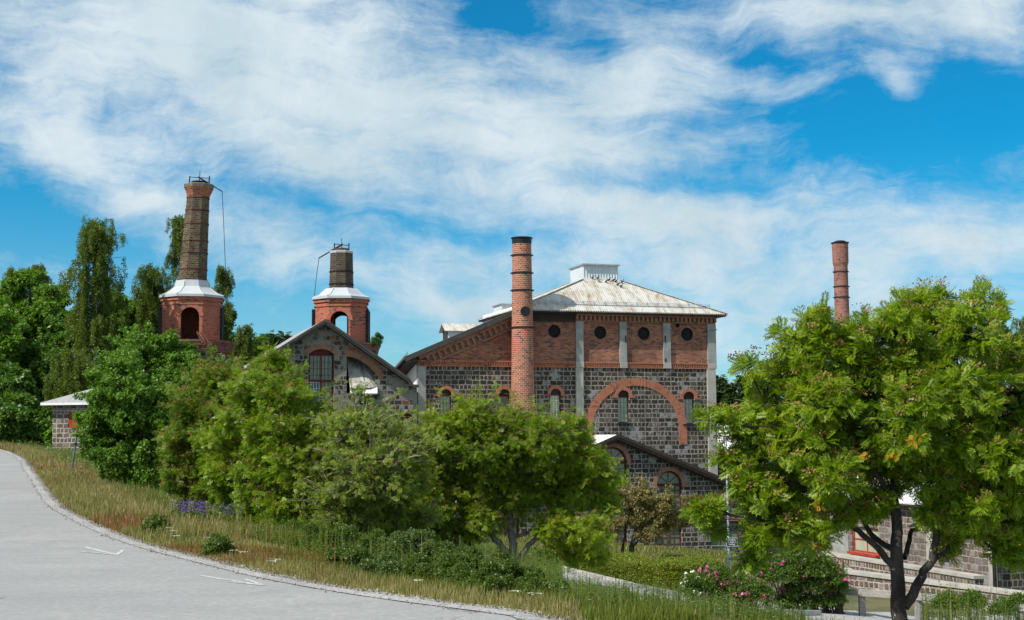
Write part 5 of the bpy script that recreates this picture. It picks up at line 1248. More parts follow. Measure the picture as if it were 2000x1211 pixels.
# ------------------------------------------------------------------ trees
def rand_dirs(n, r):
    v = r.normal(size=(n, 3)); return unit(v)
def bez(a, b, c, n):
    t = np.linspace(0, 1, n)[:, None]; return (1-t)**2*a + 2*t*(1-t)*b + t*t*c
def build_tree(name, label, cat, px, Y, lobes, leaf, bark, K, size, tips, trunk_r, fruit=0., group=None, limbs=None, flat=.85, depth=1., tmpl=None, twig=1., droop=0., seed=1, base_px=None, fork=.35, shell=.45, orange=None, trunks=1, bare=0., leafdir=.6, lsc=1., twr=.010, spread=1.0):
    """crown made of leaf sprays round the lobes (pixel x, pixel y, pixel radius[, depth offset in m]), each at a true distance"""
    r = np.random.default_rng(seed); base = at(base_px or px, 1100, Y); bx, by = base.x, base.y; bz = g1(bx, by); O = np.array([bx, by, bz])
    m_px = Y / 2600.
    L = []
    for i, l in enumerate(lobes):
        rad = l[2]*m_px*lsc; dd = l[3] if len(l) > 3 else r.uniform(-1, 1)*depth*rad*1.3
        c = at(l[0], l[1], Y + dd); L.append((np.array(c), rad))
    T = Big(); Cn = Big(); cz = min(c[2]-rr for c, rr in L)
    ctr = np.mean([c for c, _ in L], 0); top = max(c[2] for c, _ in L)
    # trunks / limbs
    limb_pts = []
    if limbs:
        for pts, r0, r1 in limbs:
            P = np.array([list(at(a, b, Y + d)) for a, b, d in pts]); 
            tt = np.linspace(0, len(P)-1, len(P)*4); P2 = np.stack([np.interp(tt, np.arange(len(P)), P[:, k]) for k in range(3)], 1)
            for _ in range(2): P2[1:-1] = (P2[:-2] + 2*P2[1:-1] + P2[2:])/4
            P2[1:-1] += r.normal(0, .012, P2[1:-1].shape)
            rr = np.linspace(r0, r1, len(P2)); T.tube(P2, rr, 12 if r0 > .08 else 8); limb_pts += [(p, q) for p, q in zip(P2, rr)]
    else:
        for k in range(trunks):
            off = np.array([r.normal(0, .12)*(trunks > 1), r.normal(0, .12)*(trunks > 1), 0]); fz = bz + (top-bz)*fork
            tgt = np.array([bx + (ctr[0]-bx)*.5, by + (ctr[1]-by)*.5, fz]) + (r.normal(0, .35*(top-bz)*.25, 3) if trunks > 1 else 0)
            apex = ctr.copy(); apex[2] = top - .15*(top-bz)
            if trunks > 1: apex = L[r.integers(len(L))][0]
            P = np.concatenate([bez(O + off + np.array([0, 0, -.3]), (O + off + tgt)/2 + r.normal(0, .06, 3), tgt, 7), bez(tgt, (tgt + apex)/2 + r.normal(0, .15, 3), apex, 7)[1:]])
            rr = np.linspace(trunk_r, trunk_r*.22, len(P)); T.tube(P, rr, 10); limb_pts += [(p, q) for p, q in zip(P, rr)][3:]
    LP = np.array([p for p, _ in limb_pts]); LR = np.array([q for _, q in limb_pts])
    pos, outd = [], []; area = sum(rr**2 for _, rr in L)
    for c, rad in L:
        # branch to the lobe
        cand = np.arange(len(LP))
        dv_ = LP[cand] - c; d = np.sqrt(dv_[:, 0]**2 + dv_[:, 1]**2 + (dv_[:, 2]*np.where(dv_[:, 2] > 0, 1.15, .85))**2); j = cand[np.argmin(d)]; A = LP[j]
        mid = (A + c)/2 + np.array([0, 0, -.10*np.linalg.norm(c-A)]) + r.normal(0, .05*rad, 3)
        bp = bez(A, mid, c, 6); r0 = min(LR[j]*.7, .018*np.linalg.norm(c-A) + .01); T.tube(bp, np.linspace(r0, max(.006, r0*.35), 6), 6)
        n = max(6, int(tips * rad**2/area)); dirs = rand_dirs(n, r)
        dirs[:, 2] = dirs[:, 2] + .12; dirs = unit(dirs)
        f = shell + (1-shell)*r.random(n)**.6
        nz = .84 + .20*np.sin(dirs[:, 0]*5 + c[0]*3) * np.cos(dirs[:, 1]*4 + c[2]*2) + .16*np.sin(dirs[:, 2]*7 + c[1])
        q = c + dirs * (f*nz)[:, None] * rad * np.array([1, depth, flat]) * spread
        ns = max(2, int(n*.16/5)); sd = rand_dirs(ns, r); sd[:, 2] = np.abs(sd[:, 2])*.8 + .1; sd = unit(sd)   # sprays that stick out of the lobe
        for j in range(ns):
            k5 = 5; e2 = c + sd[j]*rad*r.uniform(1.15, 1.55); s2 = c + sd[j]*rad*.6; qq = bez(s2, (s2+e2)/2 + np.array([0, 0, .12*rad]), e2, k5); T.tube(qq, np.linspace(twr, twr*.3, k5), 3); q = np.concatenate([q, qq[1:] + r.normal(0, .03*rad, (k5-1, 3))]); dirs = np.concatenate([dirs, np.tile(sd[j], (k5-1, 1))])
        nt = int(n*twig)
        for i in range(nt):
            st = bp[r.integers(2, 6)]; e = q[i]; mp_ = (st + e)/2 + np.array([0, 0, -.05*rad]) + r.normal(0, .12*rad, 3)
            T.tube(bez(st, mp_, e, 4), np.linspace(twr, twr*.35, 4), 3)
        if bare: keep = r.random(len(q)) > bare; q, dirs = q[keep], dirs[keep]
        pos.append(q); outd.append(dirs)
    pos = np.concatenate(pos); outd = np.concatenate(outd); N = len(pos)
    P = np.repeat(pos, K, 0); Od = np.repeat(outd, K, 0); M = len(P)
    rd = rand_dirs(M, r); rd[:, 2] *= .85
    ax = unit(Od*leafdir + rd*.95 + np.array([0, 0, -.05 - droop])); nm = np.array([0, 0, 1.]) * .55 + Od*.75 + rand_dirs(M, r)*.75
    s_ = size * r.uniform(.7, 1.25, M)
    TV, TF = tmpl if tmpl else T_ROWAN
    P = P + rand_dirs(M, r) * size*.25
    Cn.inst(TV, TF, P, frames(ax, nm), s_, 0)
    mats = [leaf]
    if fruit:
        sel = (r.random(N) < fruit) & (outd[:, 2] > -.35); fp = pos[sel] + outd[sel]*size*.75 + np.array([0, 0, size*.45]); n = len(fp)
        Cn.inst(*T_FRUIT, fp, frames(rand_dirs(n, r)*np.array([1, 1, .2]), np.tile([0, 0, 1.], (n, 1))), size*.62*r.uniform(.6, 1.3, n), 1); mats.append('rowan_fruit')
    if orange:
        for ox, oy, orr in orange:
            c = np.array(at(ox, oy, Y - 1.9)); n = int(3 + orr*1.0); q = c + r.normal(0, orr*m_px*.7, (n, 3))
            Cn.inst(TV, TF, q, frames(rand_dirs(n, r), np.array([0, 0, 1.]) + rand_dirs(n, r)), size*.5, len(mats))
        mats.append('orange_leaf')
    root = empty(name, (bx, by, bz), 0, label, cat, group)
    T.build('trunk', [bark], root, True, O); Cn.build('crown', mats, root, False, O)
    return root

ROW = 'rowans between the road and the buildings'
# the big rowan at the right, about seventeen metres away
G_L = [(1700, 995, 24), (1815, 1018, 22), (1905, 1045, 24), (1965, 1055, 28), (1610, 1042, 22), (1995, 1100, 18), (1860, 1060, 12), (1960, 900, 60), (1900, 1000, 46), (1960, 1000, 46), (1880, 900, 60), (1820, 1000, 30), (1490, 960, 44), (1395, 1000, 20), (1398, 1036, 10), (1475, 1085, 24), (1540, 1040, 34), (1600, 900, 50), (1700, 870, 50), (1600, 632, 34), (1560, 678, 46), (1640, 690, 55), (1500, 742, 42), (1462, 722, 16), (1790, 612, 50), (1826, 584, 26), (1762, 640, 52), (1925, 590, 20), (1942, 612, 18), (1900, 650, 62), (1965, 700, 62), (1690, 652, 36),
       (1700, 720, 72), (1800, 715, 72), (1885, 765, 76), (1605, 780, 72), (1505, 815, 62), (1432, 826, 26), (1388, 822, 16), (1478, 862, 52), (1565, 872, 72), (1665, 850, 72), (1765, 845, 82), (1865, 865, 82), (1962, 822, 76),
       (1440, 905, 30), (1462, 955, 40), (1382, 995, 18), (1362, 1005, 12), (1530, 955, 62), (1625, 935, 55), (1725, 925, 60), (1830, 935, 64), (1925, 945, 76), (2010, 900, 80), (1498, 1018, 40), (1562, 1010, 38), (1480, 1060, 22), (1455, 1095, 12), (1640, 1010, 30),
       (1990, 1020, 50), (1955, 1085, 20), (1870, 1010, 34), (1700, 985, 34), (1800, 790, 70), (1570, 735, 50), (1850, 640, 45), (2040, 780, 70), (1720, 780, 60), (1980, 960, 50), (1590, 1060, 14), (1850, 1085, 14)]
G_limbs = [([(1758, 1290, 0), (1757, 1180, 0), (1752, 1090, 0), (1748, 1010, .1), (1742, 900, .3), (1745, 760, .5), (1770, 640, .6)], .110, .02),
           ([(1748, 1110, 0), (1712, 1066, 0), (1668, 1030, .1), (1630, 985, .2), (1560, 945, .1), (1480, 930, 0)], .050, .012),
           ([(1750, 1075, .1), (1700, 1050, .3), (1660, 960, .6), (1620, 860, .9), (1590, 740, .9)], .042, .012),
           ([(1766, 1185, 0), (1800, 1130, 0), (1826, 1080, 0), (1842, 960, 0), (1862, 840, -.1), (1895, 700, -.1)], .070, .018),
           ([(1822, 1098, 0), (1850, 1072, 0), (1880, 1045, 0), (1925, 1000, .1), (1980, 960, .2)], .034, .010),
           ([(1766, 1090, .1), (1782, 1035, .4), (1810, 1028, .5), (1830, 990, .9), (1890, 930, 1.3)], .034, .012),
           ([(1748, 1000, .1), (1700, 900, -.1), (1680, 790, -.3), (1660, 700, -.4)], .036, .012),
           ([(1630, 985, .2), (1570, 900, 0), (1520, 830, -.2)], .022, .008), ([(1668, 1030, .1), (1600, 1010, 0), (1500, 1010, 0)], .020, .006)]
build_tree('rowan_tree', 'largest rowan, with brown fruit heads and spreading dark limbs, before the white-roofed workshop', 'tree', 1758, 17., G_L, 'rowan_leaf', 'lichen_bark', 6, .150, 5000, .2, fruit=.30, lsc=.97, limbs=G_limbs, depth=1.25, flat=.85, seed=5, orange=[(1785, 862, 9), (1745, 892, 5), (1690, 893, 4), (1600, 985, 3)], group=ROW, twig=.6)
# the rowan in the centre, below the round chimney
E_L = [(800, 1040, 24), (835, 1050, 26), (880, 1075, 20), (775, 915, 28), (800, 1000, 30), (830, 880, 34), (905, 1060, 26), (1130, 900, 40), (925, 818, 38), (1000, 838, 38), (872, 850, 52), (960, 868, 66), (1060, 868, 58), (1128, 840, 24), (1130, 872, 36), (1155, 912, 38), (820, 925, 48), (900, 945, 66), (1010, 950, 76), (1110, 955, 66), (1182, 985, 32), (845, 995, 46), (935, 1020, 42), (1085, 1035, 42), (1150, 1045, 40), (790, 985, 30), (1196, 940, 20), (1045, 845, 26), (910, 795, 14), (1120, 1085, 22), (1165, 1085, 22), (870, 1035, 26)]
E_limbs = [([(1006, 1150, 0), (1004, 1112, 0), (985, 1075, 0), (955, 1040, .1), (910, 985, .2), (850, 930, .2)], .12, .02), ([(1004, 1115, 0), (1000, 1050, .1), (995, 980, .3), (985, 900, .3), (960, 840, .2)], .10, .02),
           ([(1006, 1115, 0), (1026, 1075, 0), (1055, 1040, 0), (1100, 975, .2), (1140, 920, .3)], .075, .018), ([(1002, 1050, .1), (1060, 1030, .6), (1120, 1030, 1.)], .045, .015), ([(995, 980, .3), (1030, 900, .5), (1060, 850, .6)], .045, .015)]
build_tree('rowan_tree', 'broad rowan in the middle with rusty fruit heads and forked trunk, below the round chimney', 'tree', 1005, 28., E_L, 'rowan_leaf', 'bark_grey', 6, .108, 8200, .12, lsc=1.15, fruit=.45, limbs=E_limbs, seed=8, group=ROW, tmpl=T_ROWAN3, twig=.5)
D_L = [(690, 1065, 26), (780, 1060, 24), (830, 1010, 26), (650, 1050, 28), (740, 1050, 30), (790, 1030, 30), (560, 960, 30), (705, 850, 62), (765, 850, 36), (640, 895, 58), (725, 930, 76), (805, 885, 38), (672, 990, 62), (752, 1000, 52), (600, 930, 40), (800, 940, 40), (620, 1000, 36), (697, 770, 11), (690, 812, 20), (825, 855, 20), (655, 850, 34), (735, 812, 16), (700, 1040, 30)]
build_tree('rowan_tree', 'thin pale-leaved rowan with many bare grey branches, left of the central rowan', 'tree', 745, 24., D_L, 'pale_leaf', 'bark_grey', 5, .10, 5800, .09, lsc=1.2, fruit=.12, seed=12, group=ROW, tmpl=T_ROWAN3, twig=.9, trunks=4, fork=.3, bare=.25, twr=.016, shell=.4, base_px=750)
CR_L = [(530, 850, 56, -.7), (562, 905, 50, -.9), (500, 935, 40, -.6), (578, 835, 34, -.6), (545, 780, 40, -.6), (470, 1020, 26), (570, 1060, 26), (640, 1060, 22), (600, 1050, 30), (545, 1045, 26), (500, 1010, 34), (532, 724, 36), (500, 770, 50), (575, 765, 26), (568, 812, 60), (452, 870, 60), (530, 895, 74), (600, 930, 52), (478, 965, 62), (560, 1000, 52), (620, 860, 44), (520, 1020, 40), (470, 820, 36), (430, 920, 34), (640, 1010, 34), (590, 1040, 26), (628, 835, 20)]
build_tree('rowan_tree', 'dense bright yellow-green rowan in front of the stone gable', 'tree', 545, 25., CR_L, 'rowan_leaf', 'bark_grey', 6, .115, 7400, .10, lsc=1.18, fruit=.32, seed=15, group=ROW, tmpl=T_ROWAN3, twig=.3, trunks=3, shell=.6)
B_L = [(390, 965, 30), (440, 985, 28), (430, 752, 42), (385, 822, 48), (440, 845, 56), (395, 905, 42), (462, 745, 30), (350, 870, 34), (370, 780, 26), (480, 790, 34), (345, 940, 26), (420, 950, 32), (400, 730, 20)]
build_tree('rowan_tree', 'duller olive rowan tinged with rust fruit, squeezed beside the round willow', 'tree', 420, 30., B_L, 'rowan_leaf_olive', 'bark_dark', 6, .13, 4200, .10, lsc=1.15, fruit=.5, seed=18, group=ROW, tmpl=T_ROWAN3, twig=.3, trunks=3)
A_L = [(300, 900, 50, -.8), (238, 900, 36, -.7), (345, 905, 36, -.6), (280, 945, 26, -.6), (260, 935, 30), (330, 955, 30), (285, 728, 66), (215, 782, 44), (345, 755, 48), (268, 850, 86), (192, 868, 34), (352, 850, 56), (300, 925, 56), (305, 685, 34), (245, 715, 36), (340, 700, 30), (225, 905, 34), (180, 820, 24), (375, 800, 34), (365, 700, 20), (200, 740, 26), (285, 790, 70), (270, 665, 14), (330, 665, 14)]
build_tree('willow_tree', 'round dense bushy tree with small glossy leaves beside the stone shed', 'tree', 285, 38., A_L, 'glossy_leaf', 'bark_dark', 7, .15, 7000, .10, lsc=1.06, seed=21, tmpl=T_CLUMP, twig=.15, trunks=5, fork=.3, shell=.65)
F_L = [(1255, 968, 26), (1300, 985, 26), (1238, 1010, 34), (1305, 1015, 34), (1212, 975, 24), (1268, 1040, 30), (1345, 985, 12), (1340, 1020, 16), (1222, 950, 12), (1200, 1030, 20), (1260, 1000, 40)]
F_limbs = [([(1232, 1108, 0), (1233, 1075, 0), (1240, 1040, .2), (1250, 990, .3)], .17, .04), ([(1222, 1106, .3), (1214, 1080, .2), (1222, 1040, 0), (1215, 990, 0)], .10, .03), ([(1236, 1065, 0), (1265, 1035, -.3), (1300, 1000, -.6)], .10, .03)]
build_tree('crab_apple_tree', 'small brownish-leaved tree behind the hedge in front of the hall windows', 'tree', 1232, 60., F_L, 'brown_leaf', 'bark_dark', 5, .20, 1000, .16, seed=25, limbs=F_limbs, tmpl=T_CLUMP2, twig=.4, shell=.35)

# woodland trees on the left and behind
def lobes_for(px, y0, y1, w_, n, seed, peak=.5):
    r = random.Random(seed); out = []
    for i in range(n):
        t = (i+.5)/n; yy = y0 + (y1-y0)*t; ww = w_/2*math.sin(math.pi*min(1, (t*.85+.12)))**.7; x = px + r.uniform(-1, 1)*ww*.72; rad = max(w_*.12, ww*r.uniform(.40, .62)); out.append((x, yy + rad*.4, rad))
    return out
LW = 'woodland trees on the hillside at the left'
wood_ = [  # px, top y, bottom y, width, distance, leaf, label
    (58, 528, 850, 150, 104, 'forest_leaf', 'tall broad-crowned tree at the left, topmost of the rounded ones'),
    (-20, 590, 860, 150, 98, 'forest_leaf', 'leafy tree cut by the left edge of the photo'),
    (125, 610, 850, 120, 99, 'forest_leaf_dark', 'dark leafy tree directly left of the tall birch'),
    (245, 575, 800, 120, 108, 'forest_leaf', 'bright green rounded tree right of the tall birch'),
    (300, 560, 760, 90, 112, 'forest_leaf', 'leafy tree just left of the tall furnace tower'),
    (455, 605, 760, 76, 118, 'forest_leaf_dark', 'dark leafy tree right of the tall furnace tower'),
    (500, 660, 780, 60, 122, 'forest_leaf', 'smaller leafy tree right of the dark tree by the tower'),
    (45, 780, 870, 120, 88, 'forest_leaf_dark', 'low dark bushy tree at the end of the road'),
    (120, 830, 870, 40, 84, 'forest_leaf', 'small bright bush by the shed corner'),
    (10, 700, 865, 110, 92, 'forest_leaf_dark', 'dark shaded tree low at the left edge'),
    (200, 720, 860, 110, 92, 'forest_leaf_dark', 'dark shaded tree behind the shed roof')]
for i, (px, y0, y1, w_, Y, lf, lb) in enumerate(wood_):
    build_tree('deciduous_tree', lb, 'tree', px, Y, lobes_for(px, y0, y1, w_, 20 if w_ > 80 else 10, 40+i), lf, 'bark_dark', 7, .46, 2300 if w_ > 80 else 900, .22, seed=50+i, group=LW, tmpl=T_CLUMP, twig=.04, shell=.55, depth=1.1)
def birch(label, px, y0, y1, w_, Y, seed, n=170, lean=0., stems=1, group='weeping birches'):
    r = np.random.default_rng(seed); b = at(px, 900, Y); bz = g1(b.x, b.y); O = np.array([b.x, b.y, bz]); top = at(px + lean, y0, Y).z; bot = at(px, y1, Y).z; m_ = Y/2600; H = top - bz
    T = Big(); Cn = Big(); root = empty('birch_tree', tuple(O), 0, label, 'tree', group)
    for s in range(stems):
        tp = O + np.array([lean*m_ + (s*.9 - (stems-1)*.4), 0, H*(1-.12*s)]); P = bez(O + np.array([s*.3, 0, -.3]), (O+tp)/2 + np.array([r.normal(0, .3), 0, 0]), tp, 14); T.tube(P, np.linspace(.17, .025, 14), 8)
        for k in range(n//stems):
            t = r.uniform(.0, 1)**.9; zz = bot + (top-bot)*t; f = np.clip((zz - bz)/(tp[2]-bz), 0, .99); A = np.array([np.interp(f, np.linspace(0, 1, 14), P[:, i]) for i in range(3)])
            R0 = w_/2*m_*(math.sin(math.pi*min(1, .18+.80*(1-t)))**.8)*r.uniform(.3, 1.); an = r.uniform(0, 2*math.pi); e = A + np.array([math.cos(an)*R0, math.sin(an)*R0, .35*R0 + .1]); 
            br = bez(A, (A+e)/2 + np.array([0, 0, .25*R0]), e, 5); T.tube(br, np.linspace(.035, .010, 5), 4, 1)
            for q in range(r.integers(2, 5)):
                st = br[r.integers(2, 5)] + r.normal(0, .12, 3); ln = r.uniform(.5, 1.9)*(.5+.5*(1-t)+.2); m2 = int(ln*22); hz = np.linspace(0, 1, m2)
                pts = st + np.stack([hz*.15*math.cos(an)+r.normal(0, .05, m2), hz*.15*math.sin(an)+r.normal(0, .05, m2), -hz*ln], 1)
                ax = unit(rand_dirs(m2, r)*.7 + np.array([0, 0, -.8])); Cn.inst(*T_CLUMP2, pts, frames(ax, rand_dirs(m2, r)), .26*r.uniform(.7, 1.2, m2), 0)
    T.build('trunk', ['birch_bark', 'bark_dark'], root, True, O); Cn.build('crown', ['birch_leaf'], root, False, O)
birch('tall weeping birch with white trunk rising above the left woodland', 180, 437, 800, 125, 95, 71, 230)
birch('slender weeping birch standing close behind the tall sooty chimney', 345, 425, 700, 62, 116, 72, 120)
birch('short weeping birch tips just right of the tall tower roof', 432, 527, 720, 60, 114, 73, 90)
birch('weeping birch at the far left edge, above the round crowns', 18, 530, 700, 70, 112, 74, 90)
birch('weeping birch at the left with crown of thin drooping tips, between round crowns', 68, 519, 640, 46, 113, 75, 50)
birch('broad weeping birch right behind the round willow, left of the tower', 292, 528, 720, 90, 106, 76, 130)
birch('low weeping birch spilling over the shed roof', 140, 690, 850, 120, 88, 77, 110)
birch('pale-tipped birch between the dark tree and the stone gable', 478, 640, 740, 44, 110, 78, 50)
birch('single birch tip at the right edge of the photo', 2000, 624, 780, 40, 120, 79, 50)
def conifers(spots, group, lbl):
    for i, (px, y0, w_, Y, lb) in enumerate(spots):
        r = np.random.default_rng(90+i); b = at(px, 900, Y); bz = g1(b.x, b.y); top = at(px, y0, Y).z; O = np.array([b.x, b.y, bz]); H = top-bz; T = Big(); Cn = Big(); m_ = Y/2600
        T.tube(np.array([O, O+[0, 0, H*.5], O+[0, 0, H*.98]]), [.25, .15, .03], 6); n = 900; t = r.random(n)**.8; rad = w_/2*m_*(1.05-t)*r.uniform(.3, 1, n)*(.8+.2*np.sin(t*40)); an = r.uniform(0, 6.283, n)
        P = O + np.stack([rad*np.cos(an), rad*np.sin(an), H*(.1+.9*t)-rad*.15], 1); ax = np.stack([np.cos(an), np.sin(an), -.1 + .6*(t > .8)], 1)
        Cn.inst(*T_CLUMP, P, frames(ax, np.tile([0, 0, 1.], (n, 1)) + rand_dirs(n, r)*.5), 1.5*r.uniform(.6, 1.2, n)*Y/200, 0)
        root = empty('spruce_tree', tuple(O), 0, lb, 'tree', group); T.build('trunk', ['bark_dark'], root, True, O); Cn.build('crown', ['far_leaf'], root, False, O)
conifers([(1408, 741, 34, 210, 'distant spruce closest to the mill corner'), (1432, 752, 34, 205, 'distant spruce second from the mill corner'), (1455, 742, 40, 215, 'distant spruce third from the mill corner, partly behind the rowan'), (1480, 750, 40, 205, 'distant spruce fourth from the mill corner, seen between rowan leaves'), (1385, 760, 34, 225, 'distant spruce cut off by the mill corner')], 'distant spruces behind the mill', '')
conifers([(505, 668, 26, 190, 'poplar-like treetop leftmost of the row beyond the stone gable'), (520, 656, 26, 195, 'highest pointed treetop of the row beyond the stone gable'), (537, 660, 26, 188, 'third pointed treetop of the row beyond the stone gable'), (552, 658, 24, 192, 'pointed treetop nearest the stone gable roof')], 'pointed treetops beyond the stone gable', '')
# sapling growing on the drum of the stubby tower
build_tree('sapling', 'small sapling sprouting from the drum rim beside the stubby tower', 'sapling', 736, 98.5, [(732, 664, 8, 0), (741, 668, 6, 0), (737, 655, 6, 0), (744, 660, 4, 0), (728, 672, 5, 0)], 'forest_leaf_dark', 'bark_dark', 4, .16, 190, .03, seed=33, tmpl=T_CLUMP2, twig=.5, limbs=[([(734, 680, 0), (735, 670, 0), (737, 657, 0)], .03, .01)])

# ------------------------------------------------------------------ hedge, roses, shrubs
def leafy_bush(name, label, cat, lobes, Y, leaf, n, size, K=1, petals=None, group=None, stems=12, px=None, tmpl=None, seed=1, flat=1., depth=1.):
    r = np.random.default_rng(seed); px = px or sum(l[0] for l in lobes)/len(lobes); b = at(px, 1150, Y); bz = g1(b.x, b.y); O = np.array([b.x, b.y, bz]); m_ = Y/2600; S = Big(); Cn = Big(); area = sum(l[2]**2 for l in lobes); PP, DD = [], []
    for l in lobes:
        c = np.array(at(l[0], l[1], Y + (l[3] if len(l) > 3 else 0))); rad = l[2]*m_; k = int(n*l[2]**2/area); d = rand_dirs(k, r); d[:, 2] = np.abs(d[:, 2])*.9 + d[:, 2]*.1; f = r.uniform(.55, 1.05, k)*(1+.12*np.sin(d[:, 0]*6+c[0])*np.cos(d[:, 1]*5)); p = c + d*f[:, None]*rad*np.array([1, depth, flat]); p[:, 2] = np.maximum(p[:, 2], bz+.03); PP.append(p); DD.append(d)
        for q in range(stems): e = p[r.integers(k)]; S.tube(bez(np.array([c[0]+r.normal(0, .1), c[1], bz-.05]), (np.array([c[0], c[1], bz])+e)/2 + r.normal(0, .1*rad, 3), e, 5), np.linspace(.015, .005, 5), 4)
    P = np.concatenate(PP); D_ = np.concatenate(DD); N = len(P)
    Cn.inst(*(tmpl or T_CLUMP2), P, frames(unit(D_*.6 + rand_dirs(N, r)), D_ + rand_dirs(N, r)*.5 + [0, 0, .5]), size*r.uniform(.7, 1.3, N), 0); root = empty(name, tuple(O), 0, label, cat, group)
    S.build('stems', ['bark_dark'], root, True, O); Cn.build('foliage', [leaf], root, False, O)
    for (mat, cnt, ps, cond) in (petals or []):
        out = np.linalg.norm(P - P.mean(0), axis=1); face = (-D_[:, 1] > -.1) | (D_[:, 2] > .5); idx = np.where(face & cond(P, D_, m_))[0]
        if len(idx) == 0: continue
        idx = r.choice(idx, min(cnt, len(idx)), replace=False)
        if cnt <= 100:
            for k, j in enumerate(idx):
                F_ = Big(); F_.inst(*T_FLOWER, (P[j] + D_[j]*size*.45)[None], frames(rand_dirs(1, r), np.array([[0, 0, 1.]])), ps*r.uniform(.7, 1.25), 0); F_.build('flower', [mat], root, False, O)
        else:
            F_ = Big(); F_.inst(*T_FLOWER, P[idx] + D_[idx]*size*.4, frames(rand_dirs(len(idx), r), np.tile([0, 0, 1.], (len(idx), 1))), ps*r.uniform(.7, 1.25, len(idx)), 0); tag(F_.build('flowers', [mat], root, False, O), kind='stuff')
    return root
always = lambda P, D, m: np.ones(len(P), bool)
leafy_bush('rose_bush', 'low rose bush covered in bright pink blossoms beside the gravel yard', 'rose bush', [(1375, 1165, 40), (1405, 1140, 38), (1440, 1160, 44), (1475, 1165, 34), (1420, 1175, 40), (1360, 1150, 30), (1370, 1185, 20), (1410, 1192, 20), (1455, 1190, 20)], 42, 'rose_leaf', 5200, .17, petals=[('pink_petal', 95, .12, always)], seed=61, px=1415)
leafy_bush('white_flower_clump', 'small clump of white blossoms at the left foot of the pink rose bush', 'flower clump', [(1350, 1135, 14), (1344, 1150, 14), (1352, 1162, 12)], 41.3, 'rose_leaf', 600, .14, petals=[('white_petal', 26, .075, always)], seed=62, px=1348, stems=4)
leafy_bush('rose_bush', 'tall sprawling wild rose bush with scattered pink flowers and twiggy base beside the big rowan', 'rose bush', [(1530, 1130, 50), (1585, 1120, 48), (1620, 1135, 38), (1560, 1100, 40), (1500, 1120, 34), (1635, 1150, 22), (1590, 1150, 34), (1545, 1160, 24), (1535, 1178, 22), (1575, 1182, 22), (1612, 1178, 22), (1640, 1172, 14)], 45.5, 'rose_leaf', 5200, .19, petals=[('pink_petal', 60, .12, always)], seed=63, px=1570, stems=24)
leafy_bush('rose_bush', 'small rose bush with a few pink flowers between the central rowan and the hedge', 'rose bush', [(1062, 1095, 26), (1085, 1105, 28), (1070, 1115, 24), (1095, 1085, 16)], 54, 'rose_leaf', 1500, .2, petals=[('pink_petal', 9, .17, always)], seed=64, px=1075)
leafy_bush('flowering_shrub', 'low clump of dusty pink flower heads left of the small rose bush', 'flower clump', [(1030, 1105, 18), (1045, 1110, 18), (1052, 1098, 14)], 55, 'weed_leaf', 700, .17, petals=[('pale_pink_petal', 45, .16, always)], seed=65, px=1040, stems=5)
leafy_bush('heather_bed', 'low brownish heather bed right of the clipped hedge, under the hall wall', 'shrub bed', [(1340, 1105, 20), (1365, 1108, 18), (1385, 1112, 14), (1350, 1118, 20), (1320, 1100, 16), (1300, 1098, 12), (1150, 1098, 12), (1180, 1096, 12), (1120, 1100, 10)], 60, 'hedge_leaf', 2600, .2, petals=[('pale_pink_petal', 60, .12, always)], seed=66, px=1345)
def hedge():
    Y0 = 50; a, b = at(1096, 1140, 51.5), at(1334, 1150, 48.5); c = (a+b)/2; zg = g1(c.x, c.y); O = np.array([c.x, c.y, zg]); dr = Vector((b.x-a.x, b.y-a.y, 0)); L = dr.length; dr.normalize(); sd = Vector((-dr.y, dr.x, 0))
    if sd.y < 0: sd = -sd
    r = np.random.default_rng(77); zt = at(1215, 1113, 49.5).z - zg + .18; n = 30000; D = 2.8; u = r.random(n); fsel = r.random(n); X_ = u*L; 
    yy = np.where(fsel < .45, r.normal(0, .05, n), r.random(n)*D); zz = np.where(fsel < .45, r.random(n)*zt, zt + r.normal(0, .035, n)); es = fsel > .86; X_ = np.where(es, np.where(r.random(n) < .5, r.normal(0, .05, n), L + r.normal(0, .05, n)), X_); zz = np.where(es, r.random(n)*zt, zz)
    wv = .07*np.sin(X_*1.7)+.05*np.sin(X_*4.1+1); zz = zz + wv*(zz > zt*.8); yy = yy + .08*np.sin(X_*2.3)*(yy < .3)
    rn = np.where(X_ < .5, (.5-X_)*.5, 0); P = np.stack([a.x + dr.x*X_ + sd.x*(yy+rn), a.y + dr.y*X_ + sd.y*(yy+rn), zg + zz], 1); gzv = gz(P[:, 0], P[:, 1]); P[:, 2] = np.maximum(P[:, 2], gzv + .02)
    Cn = Big(); nr = np.where(fsel[:, None] < .45, np.array([[-sd.x, -sd.y, .3]]), np.array([[0, 0, 1.]])); Cn.inst(*T_CLUMP2, P, frames(unit(rand_dirs(n, r)), nr + rand_dirs(n, r)*.6), .115*r.uniform(.7, 1.3, n), 0)
    core = MB(); A0 = Vector((a.x, a.y, 0)) - Vector((O[0], O[1], 0)); q = [A0 + dr*.12 + sd*.12, A0 + dr*(L-.12) + sd*.12, A0 + dr*(L-.12) + sd*(D-.1), A0 + dr*.12 + sd*(D-.1)]; core.hexa([Vector((p.x, p.y, -.3)) for p in q] + [Vector((p.x, p.y, zt-.10)) for p in q])
    root = empty('hedge', tuple(O), 0, 'low clipped rectangular hedge in the middle of the yard behind the curving kerb', 'hedge'); core.build('branch_core', M_['bark_dark'], root); Cn.build('foliage', ['hedge_leaf'], root, False, O)
hedge()

